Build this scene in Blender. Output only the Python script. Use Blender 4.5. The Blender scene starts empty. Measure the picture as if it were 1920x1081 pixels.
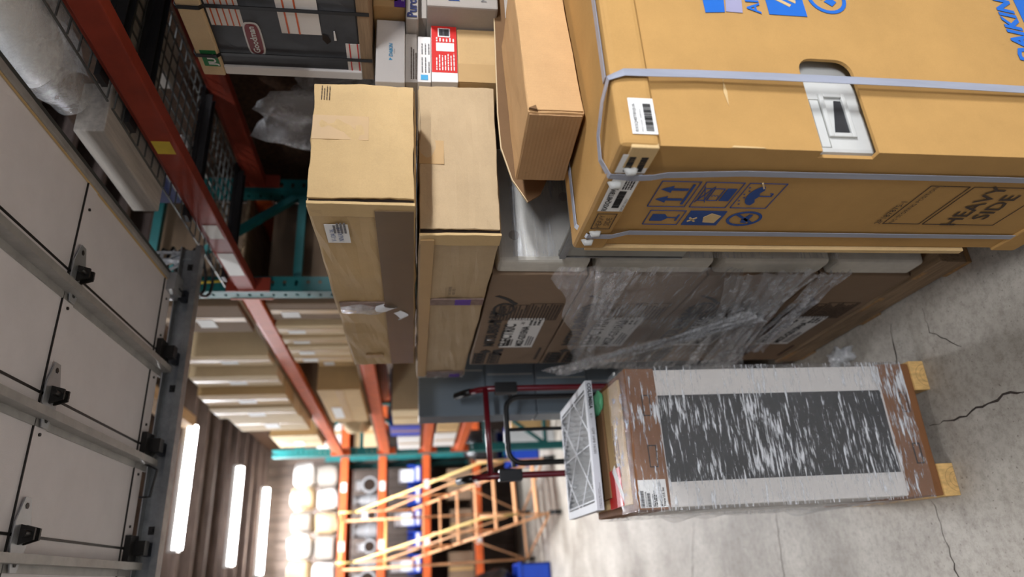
import bpy, bmesh, math, random
from mathutils import Vector, Matrix, noise
random.seed(7)
S = bpy.context.scene
COL = S.collection
def lin(c):
    return tuple(((v/255.)/12.92 if v/255. <= .04045 else ((v/255.+.055)/1.055)**2.4) for v in c[:3]) + (1.,)

# ------------------------------------------------------------------ camera, world, lights, exposure
H = 1.55; YAW = math.radians(23.7); PIT = math.atan(185/1250.)
fh = Vector((math.sin(YAW), math.cos(YAW), 0)); rt = Vector((math.cos(YAW), -math.sin(YAW), 0)); zz = Vector((0, 0, 1))
fw = fh*math.cos(PIT) - zz*math.sin(PIT); up = fh*math.sin(PIT) + zz*math.cos(PIT)
cd = bpy.data.cameras.new('camera'); cam = bpy.data.objects.new('camera', cd); COL.objects.link(cam)
# the photographer held the camera turned a quarter: picture right is world down
cam.matrix_world = Matrix(((-up.x, rt.x, -fw.x, 0), (-up.y, rt.y, -fw.y, 0), (-up.z, rt.z, -fw.z, H), (0, 0, 0, 1)))
cd.sensor_width = 36; cd.lens = 1250/1920*36; cd.clip_start = .02
cd.dof.use_dof = True; cd.dof.focus_distance = 1.5; cd.dof.aperture_fstop = 1.9
S.camera = cam
W = bpy.data.worlds.new('world'); S.world = W; W.use_nodes = True
W.node_tree.nodes['Background'].inputs[0].default_value = lin((192, 206, 236)); W.node_tree.nodes['Background'].inputs[1].default_value = .45
def area(name, loc, target, size, power, col=(246, 248, 255), parent=None):
    l = bpy.data.lights.new(name, 'AREA'); l.shape = 'RECTANGLE'; l.size, l.size_y = size; l.energy = power; l.color = lin(col)[:3]
    o = bpy.data.objects.new(name, l); COL.objects.link(o); o.location = loc
    d = Vector(target) - Vector(loc); o.rotation_euler = d.to_track_quat('-Z', 'Y').to_euler()
    if parent: o.parent = parent
    return o
KEY_POS = (2.7, -1.9, 2.7); KEY_W = 108; FILL_W = 138; FAR_W = 95; SIDE_W = 45
S.view_settings.view_transform = 'Standard'; S.view_settings.look = 'None'; S.view_settings.gamma = 1
S.view_settings.use_curve_mapping = False; S.view_settings.exposure = .62

# ------------------------------------------------------------------ materials
MATS = {}
def nodes(name):
    m = bpy.data.materials.new(name); m.use_nodes = True; nt = m.node_tree
    return m, nt, nt.nodes['Principled BSDF']
def N(nt, t, **kw):
    n = nt.nodes.new(t)
    for k, v in kw.items():
        if k in n.inputs: n.inputs[k].default_value = v
        else: setattr(n, k, v)
    return n
def surf(name, c, rough=.6, metal=0., mott=.12, scale=8., stretch=(1, 1, 1), bump=.0, bscale=200., spec=.4, c2=None, wear=None):
    if name in MATS: return MATS[name]
    m, nt, b = nodes(name); L = nt.links.new
    tc = N(nt, 'ShaderNodeTexCoord'); mp = N(nt, 'ShaderNodeMapping'); mp.inputs['Scale'].default_value = stretch
    L(tc.outputs['Object'], mp.inputs[0])
    no = N(nt, 'ShaderNodeTexNoise', Scale=scale, Detail=6., Roughness=.65); L(mp.outputs[0], no.inputs['Vector'])
    rp = N(nt, 'ShaderNodeValToRGB'); L(no.outputs[0], rp.inputs[0])
    a = lin(c); k = lin(c2) if c2 else tuple(v*(1-mott*2) for v in a[:3])+(1,)
    h = tuple(min(1, v*(1+mott)) for v in a[:3])+(1,)
    rp.color_ramp.elements[0].position = .3; rp.color_ramp.elements[0].color = k
    rp.color_ramp.elements[1].position = .68; rp.color_ramp.elements[1].color = h
    out = rp.outputs[0]
    if wear:
        n2 = N(nt, 'ShaderNodeTexNoise', Scale=wear[1], Detail=8., Roughness=.75); L(mp.outputs[0], n2.inputs['Vector'])
        r2 = N(nt, 'ShaderNodeValToRGB'); r2.color_ramp.elements[0].position = wear[2]; r2.color_ramp.elements[1].position = min(1, wear[2]+.07)
        r2.color_ramp.elements[0].color = (0, 0, 0, 1); r2.color_ramp.elements[1].color = (1, 1, 1, 1); L(n2.outputs[0], r2.inputs[0])
        mx = N(nt, 'ShaderNodeMix', data_type='RGBA'); L(r2.outputs[0], mx.inputs[0]); L(out, mx.inputs[6]); mx.inputs[7].default_value = lin(wear[0]); out = mx.outputs[2]
    L(out, b.inputs['Base Color']); b.inputs['Roughness'].default_value = rough; b.inputs['Metallic'].default_value = metal
    b.inputs['Specular IOR Level'].default_value = spec
    if bump:
        n3 = N(nt, 'ShaderNodeTexNoise', Scale=bscale, Detail=4.); L(mp.outputs[0], n3.inputs['Vector'])
        bp = N(nt, 'ShaderNodeBump', Strength=bump, Distance=.002); L(n3.outputs[0], bp.inputs['Height']); L(bp.outputs[0], b.inputs['Normal'])
    MATS[name] = m; return m
def card(name, c, lines=0., mott=.07, axis=2):
    """kraft board: mottled fibre colour, faint corrugation lines"""
    if name in MATS: return MATS[name]
    m, nt, b = nodes(name); L = nt.links.new
    tc = N(nt, 'ShaderNodeTexCoord')
    n1 = N(nt, 'ShaderNodeTexNoise', Scale=5., Detail=8., Roughness=.7); L(tc.outputs['Object'], n1.inputs['Vector'])
    n2 = N(nt, 'ShaderNodeTexNoise', Scale=420., Detail=2.); L(tc.outputs['Object'], n2.inputs['Vector'])
    ad = N(nt, 'ShaderNodeMath', operation='MULTIPLY_ADD'); L(n2.outputs[0], ad.inputs[0]); ad.inputs[1].default_value = .35; L(n1.outputs[0], ad.inputs[2])
    rp = N(nt, 'ShaderNodeValToRGB'); L(ad.outputs[0], rp.inputs[0]); a = lin(c)
    rp.color_ramp.elements[0].position = .45; rp.color_ramp.elements[0].color = tuple(v*(1-2*mott) for v in a[:3])+(1,)
    rp.color_ramp.elements[1].position = .9; rp.color_ramp.elements[1].color = tuple(min(1, v*(1+mott)) for v in a[:3])+(1,)
    n4 = N(nt, 'ShaderNodeTexNoise', Scale=16., Detail=9., Roughness=.8, Distortion=1.2); L(tc.outputs['Object'], n4.inputs['Vector'])
    r4 = N(nt, 'ShaderNodeMapRange'); L(n4.outputs[0], r4.inputs[0]); r4.inputs[1].default_value = .66; r4.inputs[2].default_value = .72; r4.inputs[3].default_value = 0.; r4.inputs[4].default_value = .35
    mx = N(nt, 'ShaderNodeMix', data_type='RGBA'); L(r4.outputs[0], mx.inputs[0]); L(rp.outputs[0], mx.inputs[6]); mx.inputs[7].default_value = tuple(v*.45 for v in a[:3])+(1,)
    L(mx.outputs[2], b.inputs['Base Color']); b.inputs['Roughness'].default_value = .78; b.inputs['Specular IOR Level'].default_value = .25
    wv = N(nt, 'ShaderNodeTexWave', Scale=42., Distortion=0.); wv.bands_direction = 'XYZ'[axis]; L(tc.outputs['Object'], wv.inputs['Vector'])
    sm = N(nt, 'ShaderNodeMath', operation='MULTIPLY_ADD'); L(wv.outputs[0], sm.inputs[0]); sm.inputs[1].default_value = .25+lines; L(n1.outputs[0], sm.inputs[2])
    bp = N(nt, 'ShaderNodeBump', Strength=.1+lines*.6, Distance=.001); L(sm.outputs[0], bp.inputs['Height']); L(bp.outputs[0], b.inputs['Normal'])
    MATS[name] = m; return m
def film(name, stretch, dens=.5, lo=.04, hi=.55, rough=.12, scale=14., tint=(235, 238, 240), sharp=.98-.67):
    """clear stretch film: mostly see-through, milky glossy creases along the winding direction"""
    if name in MATS: return MATS[name]
    m, nt, b = nodes(name); L = nt.links.new
    tc = N(nt, 'ShaderNodeTexCoord'); mp = N(nt, 'ShaderNodeMapping'); mp.inputs['Scale'].default_value = stretch; L(tc.outputs['Object'], mp.inputs[0])
    n1 = N(nt, 'ShaderNodeTexNoise', Scale=scale, Detail=7., Roughness=.7, Distortion=.25); L(mp.outputs[0], n1.inputs['Vector'])
    n0 = N(nt, 'ShaderNodeTexNoise', Scale=5., Detail=2.); L(tc.outputs['Object'], n0.inputs['Vector'])
    ad = N(nt, 'ShaderNodeMath', operation='MULTIPLY_ADD'); L(n0.outputs[0], ad.inputs[0]); ad.inputs[1].default_value = .35; L(n1.outputs[0], ad.inputs[2])
    rp = N(nt, 'ShaderNodeMapRange'); L(ad.outputs[0], rp.inputs[0])
    rp.inputs[1].default_value = .72+.25*(1-dens)-.1; rp.inputs[2].default_value = rp.inputs[1].default_value+sharp; rp.inputs[3].default_value = lo; rp.inputs[4].default_value = hi
    bp = N(nt, 'ShaderNodeBump', Strength=.9, Distance=.006); L(n1.outputs[0], bp.inputs['Height'])
    b.inputs['Base Color'].default_value = lin(tint); b.inputs['Roughness'].default_value = rough; b.inputs['Specular IOR Level'].default_value = .8
    L(bp.outputs[0], b.inputs['Normal'])
    gl = N(nt, 'ShaderNodeBsdfGlossy', Roughness=rough); L(bp.outputs[0], gl.inputs['Normal']); gl.inputs['Color'].default_value = (.9, .9, .9, 1)
    tr = N(nt, 'ShaderNodeBsdfTransparent'); tr.inputs[0].default_value = (.97, .97, .97, 1)
    m1 = N(nt, 'ShaderNodeMixShader', Fac=.08); L(tr.outputs[0], m1.inputs[1]); L(gl.outputs[0], m1.inputs[2])
    m2 = N(nt, 'ShaderNodeMixShader'); L(rp.outputs[0], m2.inputs[0]); L(m1.outputs[0], m2.inputs[1]); L(b.outputs[0], m2.inputs[2])
    L(m2.outputs[0], nt.nodes['Material Output'].inputs[0]); MATS[name] = m; return m
def emit(name, c, s):
    m, nt, b = nodes(name); b.inputs['Emission Color'].default_value = lin(c); b.inputs['Emission Strength'].default_value = s; MATS[name] = m; return m
def concrete():
    m, nt, b = nodes('concrete'); L = nt.links.new; tc = N(nt, 'ShaderNodeTexCoord')
    n1 = N(nt, 'ShaderNodeTexNoise', Scale=1.7, Detail=9., Roughness=.62); n2 = N(nt, 'ShaderNodeTexNoise', Scale=38., Detail=8., Roughness=.8); n3 = N(nt, 'ShaderNodeTexNoise', Scale=110., Detail=3.)
    for n in (n1, n2, n3): L(tc.outputs['Object'], n.inputs['Vector'])
    r1 = N(nt, 'ShaderNodeValToRGB'); L(n1.outputs[0], r1.inputs[0]); e = r1.color_ramp.elements
    e[0].position = .32; e[0].color = lin((136, 128, 116)); e[1].position = .66; e[1].color = lin((194, 188, 176))
    r2 = N(nt, 'ShaderNodeValToRGB'); L(n2.outputs[0], r2.inputs[0]); e = r2.color_ramp.elements
    e[0].position = .3; e[0].color = (.5, .48, .45, 1); e[1].position = .55; e[1].color = (1, 1, 1, 1)
    mx = N(nt, 'ShaderNodeMix', data_type='RGBA', blend_type='MULTIPLY'); mx.inputs[0].default_value = .8; L(r1.outputs[0], mx.inputs[6]); L(r2.outputs[0], mx.inputs[7])
    r3 = N(nt, 'ShaderNodeValToRGB'); L(n3.outputs[0], r3.inputs[0]); e = r3.color_ramp.elements
    e[0].position = .27; e[0].color = (.25, .22, .2, 1); e[1].position = .36; e[1].color = (1, 1, 1, 1)
    m3 = N(nt, 'ShaderNodeMix', data_type='RGBA', blend_type='MULTIPLY'); m3.inputs[0].default_value = .7; L(mx.outputs[2], m3.inputs[6]); L(r3.outputs[0], m3.inputs[7])
    L(m3.outputs[2], b.inputs['Base Color']); b.inputs['Roughness'].default_value = .55; b.inputs['Specular IOR Level'].default_value = .35
    bp = N(nt, 'ShaderNodeBump', Strength=.25, Distance=.003); L(n2.outputs[0], bp.inputs['Height']); L(bp.outputs[0], b.inputs['Normal'])
    MATS['concrete'] = m; return m
concrete()
card('card_a', (198, 168, 120)); card('card_b', (188, 164, 128)); card('card_c', (200, 160, 112), lines=.25, axis=0); card('card_dk', (182, 142, 84))
card('card_brown', (136, 114, 92)); card('card_dark', (122, 92, 62)); card('card_cream', (214, 190, 150)); card('card_tan', (200, 166, 116)); card('card_edge', (206, 176, 126)); card('card_grey', (166, 158, 148))
card('card_rib', (170, 134, 94), lines=.4); card('cap_brown', (136, 92, 58)); card('card_white', (228, 224, 218), mott=.03)
surf('tape', (176, 138, 84), .35, mott=.04); surf('tape_pale', (186, 152, 102), .45, mott=.03); surf('band_dark', (118, 98, 74), .3, mott=.05); surf('tape_clear', (140, 120, 110), .2, mott=.15, scale=40, spec=.8)
surf('dark_gap', (40, 28, 18), .9); surf('foam', (206, 202, 190), .8, mott=.05, scale=30, bump=.15, bscale=300)
surf('paper', (232, 232, 228), .6, mott=.02); surf('ink', (28, 26, 26), .6, mott=.05); surf('ink_blue', (26, 66, 132), .6, mott=.06); surf('logo_blue', (24, 100, 190), .6, mott=.04); surf('lavender', (150, 148, 176), .6, mott=.04)
surf('ink_brown', (62, 48, 38), .7, mott=.05); surf('ink_grey', (110, 108, 108), .7, mott=.03); surf('red', (205, 40, 34), .45, mott=.03); surf('red_dark', (128, 28, 34), .4); surf('purple', (88, 44, 150), .5, mott=.03); surf('navy', (32, 40, 82), .5, mott=.03); surf('green', (26, 122, 62), .5); surf('cyan', (70, 160, 205), .5, mott=.02)
surf('strap', (150, 155, 168), .35, mott=.06, scale=60, stretch=(1, 1, .1), spec=.6); surf('strap_black', (24, 24, 26), .4)
surf('unit_grey', (196, 197, 192), .45, mott=.03); surf('metal_grey', (150, 150, 142), .45, .3, mott=.06); surf('galv', (150, 152, 152), .42, .75, mott=.14, scale=25); surf('steel_dark', (70, 72, 76), .4, .6)
surf('dark_panel', (46, 48, 49), .55, mott=.05); surf('goodman', (58, 60, 64), .5, mott=.12, scale=20)
surf('orange', (206, 92, 40), .5, mott=.1, scale=10, wear=((170, 120, 90), 30, .66)); surf('rust_red', (150, 58, 40), .55, mott=.12, scale=12, wear=((196, 170, 150), 22, .69)); surf('teal', (24, 108, 108), .5, mott=.12, wear=((150, 170, 165), 40, .7))
surf('ladder_orange', (230, 172, 124), .45, mott=.08); surf('ladder_yellow', (224, 192, 118), .45, mott=.06)
surf('truck_red', (112, 20, 34), .28, mott=.08, spec=.7); surf('black', (20, 21, 22), .4, mott=.1, spec=.5); surf('rubber', (24, 24, 24), .75); surf('chrome', (190, 190, 190), .2, .9)
surf('wood', (176, 140, 92), .75, mott=.2, scale=6, stretch=(1, 1, 12)); surf('wood_x', (168, 130, 84), .75, mott=.22, scale=6, stretch=(1, 14, 14)); surf('wood_y', (146, 122, 94), .8, mott=.22, scale=6, stretch=(14, 1, 14)); surf('wood_dark', (84, 62, 46), .85, mott=.3, scale=5, stretch=(1, 14, 14)); surf('wood_grey', (178, 172, 164), .85, mott=.15, scale=4, stretch=(12, 1, 12))
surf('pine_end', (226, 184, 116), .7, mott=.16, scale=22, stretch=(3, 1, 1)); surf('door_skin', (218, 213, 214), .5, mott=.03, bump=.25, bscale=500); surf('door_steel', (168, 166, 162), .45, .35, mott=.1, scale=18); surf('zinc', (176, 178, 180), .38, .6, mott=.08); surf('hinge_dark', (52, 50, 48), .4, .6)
surf('wall_brown', (98, 86, 78), .85, mott=.2, scale=4, stretch=(4, 4, .6)); surf('roof_deck', (70, 62, 62), .9, mott=.25, scale=3, stretch=(1, 6, 6)); surf('joist', (104, 90, 84), .85, mott=.25, scale=4, stretch=(1, 9, 9))
surf('grey_sheet', (118, 132, 142), .42, mott=.05, scale=3); surf('blue_bin', (30, 74, 190), .4, mott=.05); surf('white_plastic', (228, 230, 232), .4, mott=.03); surf('bag_black', (20, 20, 22), .25, spec=.7, bump=.8, bscale=25)
surf('filter_white', (236, 240, 244), .6, mott=.02); surf('filter_side', (196, 198, 202), .65, mott=.03); surf('media', (228, 230, 230), .9, mott=.06, scale=60); surf('green_film', (96, 176, 128), .3, mott=.1)
surf('wire', (120, 122, 120), .4, .6, mott=.1); surf('wire_dark', (58, 58, 60), .5, .4); surf('yellow', (222, 196, 70), .5); surf('crack', (58, 50, 44), .95); surf('cable', (30, 30, 32), .5); surf('seal', (60, 62, 60), .7)
film('wrap_box', (2.6, 2.6, 22), dens=.68, lo=.04, hi=1., scale=5., sharp=.1); film('wrap_stack', (1, 1.4, 15), dens=.85, lo=.16, hi=.75, scale=6.); film('wrap_bunch', (2, 3, 12), dens=.9, lo=.15, hi=.9, scale=6.); film('wrap_bag', (2, 2, 2), dens=.9, lo=.3, hi=.8, scale=9.)
emit('tube_glow', (255, 252, 250), 22.)

# ------------------------------------------------------------------ mesh helpers
class MB:
    def __init__(s): s.v = []; s.f = []
    def add(s, v, f):
        o = len(s.v); s.v += [tuple(p) for p in v]; s.f += [tuple(i+o for i in q) for q in f]; return s
    def box(s, x0, x1, y0, y1, z0, z1):
        return s.add([(x0, y0, z0), (x1, y0, z0), (x1, y1, z0), (x0, y1, z0), (x0, y0, z1), (x1, y0, z1), (x1, y1, z1), (x0, y1, z1)],
                     [(3, 2, 1, 0), (4, 5, 6, 7), (0, 1, 5, 4), (1, 2, 6, 5), (2, 3, 7, 6), (3, 0, 4, 7)])
    def bar(s, a, b, w, t, upv=(0, 0, 1)):
        a = Vector(a); b = Vector(b); d = (b-a).normalized(); u = Vector(upv)
        if abs(d.dot(u)) > .98: u = Vector((0, 1, 0))
        x = d.cross(u).normalized()*(w/2); y = x.cross(d).normalized()*(t/2)
        return s.add([a-x-y, a+x-y, a+x+y, a-x+y, b-x-y, b+x-y, b+x+y, b-x+y], [(3, 2, 1, 0), (4, 5, 6, 7), (0, 1, 5, 4), (1, 2, 6, 5), (2, 3, 7, 6), (3, 0, 4, 7)])
    def tube(s, pts, r, n=10):
        pts = [Vector(p) for p in pts]; rings = []; prev = None
        for i, p in enumerate(pts):
            d = ((pts[min(i+1, len(pts)-1)]-pts[max(i-1, 0)])).normalized()
            if prev is None:
                u = Vector((0, 0, 1)) if abs(d.z) < .9 else Vector((1, 0, 0)); x = d.cross(u).normalized()
            else: x = (prev - d*prev.dot(d)).normalized()
            prev = x; y = d.cross(x); rr = r[i] if isinstance(r, (list, tuple)) else r
            rings.append([p + (x*math.cos(2*math.pi*k/n)+y*math.sin(2*math.pi*k/n))*rr for k in range(n)])
        v = [q for g in rings for q in g]; f = []
        for i in range(len(rings)-1):
            for k in range(n): f.append((i*n+k, i*n+(k+1) % n, (i+1)*n+(k+1) % n, (i+1)*n+k))
        f.append(tuple(range(n))[::-1]); f.append(tuple((len(rings)-1)*n+k for k in range(n)))
        return s.add(v, f)
    def cyl(s, a, b, r, n=14): return s.tube([a, b], r, n)
    def prism(s, poly, o, xd, yd, t):
        """polygon (x,y) on the plane o,xd,yd pushed out t along the normal"""
        o, xd, yd = Vector(o), Vector(xd), Vector(yd); nn = xd.cross(yd).normalized()*t; n = len(poly)
        v = [o+xd*p[0]+yd*p[1] for p in poly]; v += [p+nn for p in v]
        f = [tuple(range(n))[::-1], tuple(range(n, 2*n))] + [(i, (i+1) % n, n+(i+1) % n, n+i) for i in range(n)]
        return s.add(v, f)
    def rect(s, o, xd, yd, x0, x1, y0, y1, t=.0008): return s.prism([(x0, y0), (x1, y0), (x1, y1), (x0, y1)], o, xd, yd, t)
    def grid(s, fn, nu, nv):
        v = [fn(i/nu, j/nv) for j in range(nv+1) for i in range(nu+1)]
        return s.add(v, [(j*(nu+1)+i, j*(nu+1)+i+1, (j+1)*(nu+1)+i+1, (j+1)*(nu+1)+i) for j in range(nv) for i in range(nu)])
    def ribbon(s, pts, wv, t, nrm):
        """flat strap through pts; wv and nrm per point"""
        n = len(pts); v = []
        for p, w, q in zip(pts, wv, nrm):
            p, w, q = Vector(p), Vector(w), Vector(q).normalized()*t
            v += [p-w, p+w, p+w+q, p-w+q]
        f = [(0, 1, 2, 3), tuple(4*(n-1)+k for k in (3, 2, 1, 0))]
        for i in range(n-1):
            for k in range(4): f.append((4*i+k, 4*(i+1)+k, 4*(i+1)+(k+1) % 4, 4*i+(k+1) % 4))
        return s.add(v, f)
    def build(s, name, mat, parent=None, bevel=0., smooth=False, jit=0., cuts=0, seg=2):
        me = bpy.data.meshes.new(name); me.from_pydata(s.v, [], s.f)
        bm = bmesh.new(); bm.from_mesh(me); bmesh.ops.recalc_face_normals(bm, faces=bm.faces)
        if bevel: bmesh.ops.bevel(bm, geom=list(bm.edges), offset=bevel, segments=seg, affect='EDGES', profile=.6)
        if cuts:
            long = [e for e in bm.edges if e.calc_length() > .06]
            bmesh.ops.subdivide_edges(bm, edges=long, cuts=cuts, use_grid_fill=True)
        if jit:
            sd = random.random()*50
            for v in bm.verts: v.co += noise.noise_vector(v.co*14+Vector((sd, 0, 0)))*jit + noise.noise_vector(v.co*60+Vector((0, sd, 0)))*jit*.6
        bm.to_mesh(me); bm.free()
        if smooth:
            for p in me.polygons: p.use_smooth = True
        me.materials.append(MATS[mat]); o = bpy.data.objects.new(name, me); COL.objects.link(o)
        if parent: o.parent = parent
        return o
def tag(o, label, cat, group=None, kind=None):
    if label: o['label'] = label
    if cat: o['category'] = cat
    if group: o['group'] = group
    if kind: o['kind'] = kind
    return o
def thing(name, label, cat, loc=(0, 0, 0), rot=0., group=None):
    o = bpy.data.objects.new(name, None); COL.objects.link(o); o.location = loc; o.rotation_euler = (0, 0, math.radians(rot)); o.empty_display_size = .05
    return tag(o, label, cat, group)
def struct(o): o['kind'] = 'structure'; return o
LFT = ((0, -1, 0), (0, 0, 1)); FRT = ((1, 0, 0), (0, 0, 1))       # reading axes on a left-facing and on a front-facing panel
def text(parent, s, o, ax, size, mat, name='printed_text', wide=1., bold=0., align='LEFT', italic=0.):
    c = bpy.data.curves.new('t', 'FONT'); c.body = s; c.size = size; c.align_x = align; c.offset = bold; c.resolution_u = 2
    t = bpy.data.objects.new('t', c); COL.objects.link(t); dg = bpy.context.evaluated_depsgraph_get()
    me = bpy.data.meshes.new_from_object(t.evaluated_get(dg)); bpy.data.objects.remove(t); bpy.data.curves.remove(c)
    o, xd, yd = Vector(o), Vector(ax[0]), Vector(ax[1]); nn = xd.cross(yd).normalized()*.0012
    for v in me.vertices: v.co = o + xd*((v.co.x+italic*v.co.y)*wide) + yd*v.co.y + nn
    me.name = name; me.materials.clear(); me.materials.append(MATS[mat]); ob = bpy.data.objects.new(name, me); COL.objects.link(ob); ob.parent = parent
    return ob
def frame_mb(mb, o, ax, x0, x1, y0, y1, w, t=.0009):
    for a in ((x0, x1, y0, y0+w), (x0, x1, y1-w, y1), (x0, x0+w, y0+w, y1-w), (x1-w, x1, y0+w, y1-w)): mb.rect(o, ax[0], ax[1], *a, t=t)
    return mb
def barcode(parent, o, ax, x0, x1, y0, y1, mat='ink', n=18, along='x'):
    mb = MB(); q = x0 if along == 'x' else y0; end = x1 if along == 'x' else y1; st = (end-q)/n/1.6
    while q < end-st:
        w = st*random.choice((.4, .7, 1.1))
        mb.rect(o, *ax, *((q, q+w, y0, y1) if along == 'x' else (x0, x1, q, q+w)), t=.0016); q += w+st*random.choice((.4, .6, .9))
    return mb.build('barcode', mat, parent)
def fine_print(parent, o, ax, x0, x1, y0, y1, rows, mat='ink_grey', fill=.6, t=.0014, name='fine_print'):
    mb = MB(); h = (y1-y0)/rows
    for i in range(rows):
        q = x0; e = x0+(x1-x0)*random.uniform(.7, 1)
        while q < e:
            w = min(random.uniform(.6, 3)*h*.8, e-q); mb.rect(o, *ax, q, q+w, y0+i*h, y0+(i+fill)*h, t=t); q += w+h*.35
    return mb.build(name, mat, parent)
def sticker(parent, o, ax, x0, x1, y0, y1, mat='paper', name='label'): return MB().rect(o, *ax, x0, x1, y0, y1, t=.0006).build(name, mat, parent)

# ------------------------------------------------------------------ setting
fl = struct(MB().box(-4.5, 3.2, -4.5, 11.2, -.12, 0).build('floor', 'concrete'))
def crack(pts, w):
    mb = MB(); P = []
    for a, b in zip(pts[:-1], pts[1:]):
        a, b = Vector(a), Vector(b); n = max(2, int((b-a).length/.02))
        for i in range(n): P.append(a.lerp(b, i/n)+Vector((random.uniform(-1, 1), random.uniform(-1, 1)))*.006)
    P.append(Vector(pts[-1])); v = []
    for i, p in enumerate(P):
        d = (P[min(i+1, len(P)-1)]-P[max(0, i-1)]).normalized(); n = Vector((-d.y, d.x)); ww = w*random.uniform(.3, 1.2)*(.25+.75*math.sin(math.pi*min(1, (i+1)/len(P))))
        v += [(p.x-n.x*ww, p.y-n.y*ww, .0007), (p.x+n.x*ww, p.y+n.y*ww, .0007)]
    mb.add(v, [(2*i, 2*i+1, 2*i+3, 2*i+2) for i in range(len(P)-1)]); mb.build('crack', 'crack', fl)
crack([(.37, 1.32), (.359, 1.48), (.366, 1.545), (.357, 1.642), (.345, 1.708), (.349, 1.83)], .0035)
crack([(.26, 3.75), (-.06, 3.91), (-.5, 3.95)], .003); crack([(.2, 2.845), (-.07, 2.888), (-.6, 2.93)], .003)
crack([(.14, 1.909), (.03, 1.905), (-.08, 1.899), (-.4, 1.86)], .003); crack([(.69, 1.86), (.6, 1.88), (.54, 1.9)], .0025); crack([(.69, 1.714), (.61, 1.711), (.53, 1.62)], .002)
struct(MB().box(3.0, 3.15, -4.5, 11.2, 0, 3.95).build('wall_right', 'wall_brown'))
wb = struct(MB().box(-4.5, 3.0, 10.75, 10.9, 0, 3.95).build('wall_back', 'wall_brown'))
for i in range(30): MB().box(-1.6+i*.135, -1.6+i*.135+.125, 10.72, 10.75, 0, 3.85).build('plank', 'wall_brown', wb)
struct(MB().box(-4.6, -4.5, -4.5, 11.2, 0, 3.95).build('wall_left', 'wood_dark'))
ce = struct(MB().box(-4.5, 3.15, -4.5, 11.2, 3.95, 4.05).build('ceiling', 'roof_deck'))
for i in range(34): MB().box(-4.5, 3.0, -4.2+i*.45, -4.2+i*.45+.06, 3.73, 3.95).build('joist', 'joist', ce)
MB().box(2.0, 2.2, -4.4, 10.7, 3.5, 3.73).build('girder', 'wood_dark', ce); MB().box(1.45, 1.55, -4.4, 6.5, 3.55, 3.73).build('girder', 'wood_y', ce)
# ---- overhead sectional door, open
DZ = 2.38
d1 = bpy.data.objects.new('door_1', None); COL.objects.link(d1); struct(d1); d1.location = (1.01, 2.25, DZ); d1['label'] = 'open beige sectional overhead door with steel struts'
DX = [0, -.26, -.565, -.865, -1.17, -1.475, -1.78, -2.085]
for i in range(7): MB().box(DX[i+1]+.0015, DX[i]-.0015, -3.0, 0, 0, .045).build('door_section', 'door_skin', d1, bevel=.002)
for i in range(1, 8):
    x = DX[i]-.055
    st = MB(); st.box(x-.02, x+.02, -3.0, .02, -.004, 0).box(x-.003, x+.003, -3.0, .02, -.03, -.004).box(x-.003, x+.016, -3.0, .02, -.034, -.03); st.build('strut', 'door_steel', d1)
    MB().box(DX[i]-.003, DX[i]+.003, -3.0, 0, -.0015, 0).build('joint_shade', 'hinge_dark', d1)  # dark strip over each section joint, its shade painted in
MB().box(-.012, .008, -3.0, .01, -.012, .05).build('bottom_rail', 'door_steel', d1, bevel=.004); MB().box(.008, .02, -3.0, .005, -.01, .03).build('rubber_seal', 'seal', d1)
MB().box(-.0145, -.0125, -3, 0, -.006, -.001).build('seal_line', 'card_edge', d1)
def stile(y, w):
    for i in range(7):
        MB().box(DX[i+1]+.004, DX[i]-.004, y-w/2, y+w/2, -.0035, 0).build('stile', 'door_skin', d1)
        mb = MB()
        for k in (.3, .8): x = DX[i]+(DX[i+1]-DX[i])*k; mb.cyl((x, y, -.007), (x, y, -.003), .004, 8)
        mb.build('stile_screw', 'hinge_dark', d1)
    MB().box(-2.08, 0, y-w/2-.003, y-w/2, -.004, 0).build('stile_gap', 'hinge_dark', d1)
def hinge(x, y):
    h = MB().prism([(-.075, -.012), (-.024, -.03), (.024, -.03), (.075, -.012), (.075, .012), (.024, .03), (-.024, .03), (-.075, .012)], (x, y, -.009), (1, 0, 0), (0, -1, 0), .003).build('hinge', 'zinc', d1)
    MB().prism([(-.022, 0), (.022, 0), (.012, .034), (-.012, .034)], (x, y+.014, -.007), (1, 0, 0), (0, 0, -1), .006).prism([(-.022, 0), (.022, 0), (.012, .034), (-.012, .034)], (x, y-.008, -.007), (1, 0, 0), (0, 0, -1), .006).cyl((x, y-.03, -.03), (x, y+.03, -.03), .007, 10).build('knuckle', 'hinge_dark', h)
    mb = MB()
    for k in (-.058, .058): mb.cyl((x+k, y, -.013), (x+k, y, -.006), .007, 6)
    mb.build('bolt', 'hinge_dark', h)
for y in (-.63, -1.65, -2.6): stile(y, .05)
stile(-.04, .06)
for i in range(1, 8):
    for y in (-.63, -1.65): hinge(DX[i], y)
    r = MB().box(DX[i]-.035, DX[i]+.035, -.06, .0, -.02, -.004).box(DX[i]-.02, DX[i]+.02, -.03, .004, -.05, -.004).build('roller_bracket', 'hinge_dark', d1)
    MB().cyl((DX[i], -.02, -.03), (DX[i], .06, -.03), .006, 8).cyl((DX[i], .045, -.03), (DX[i], .065, -.03), .021, 14).build('roller', 'steel_dark', r)
ch = MB().box(-.05, .012, -.06, .015, -.032, -.004).box(-.06, .03, .0, .02, -.02, .06).build('corner_bracket', 'zinc', d1); MB().cyl((-.03, -.02, -.028), (-.03, .06, -.028), .006, 8).cyl((-.03, .045, -.028), (-.03, .065, -.028), .021, 14).build('roller', 'steel_dark', ch)
MB().tube([(-.72, -.02, -.01), (-.72, -.02, -.04), (-.64, -.02, -.05), (-.62, -.02, -.01)], .004, 6).build('pull_cable_loop', 'wire_dark', d1)
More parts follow.
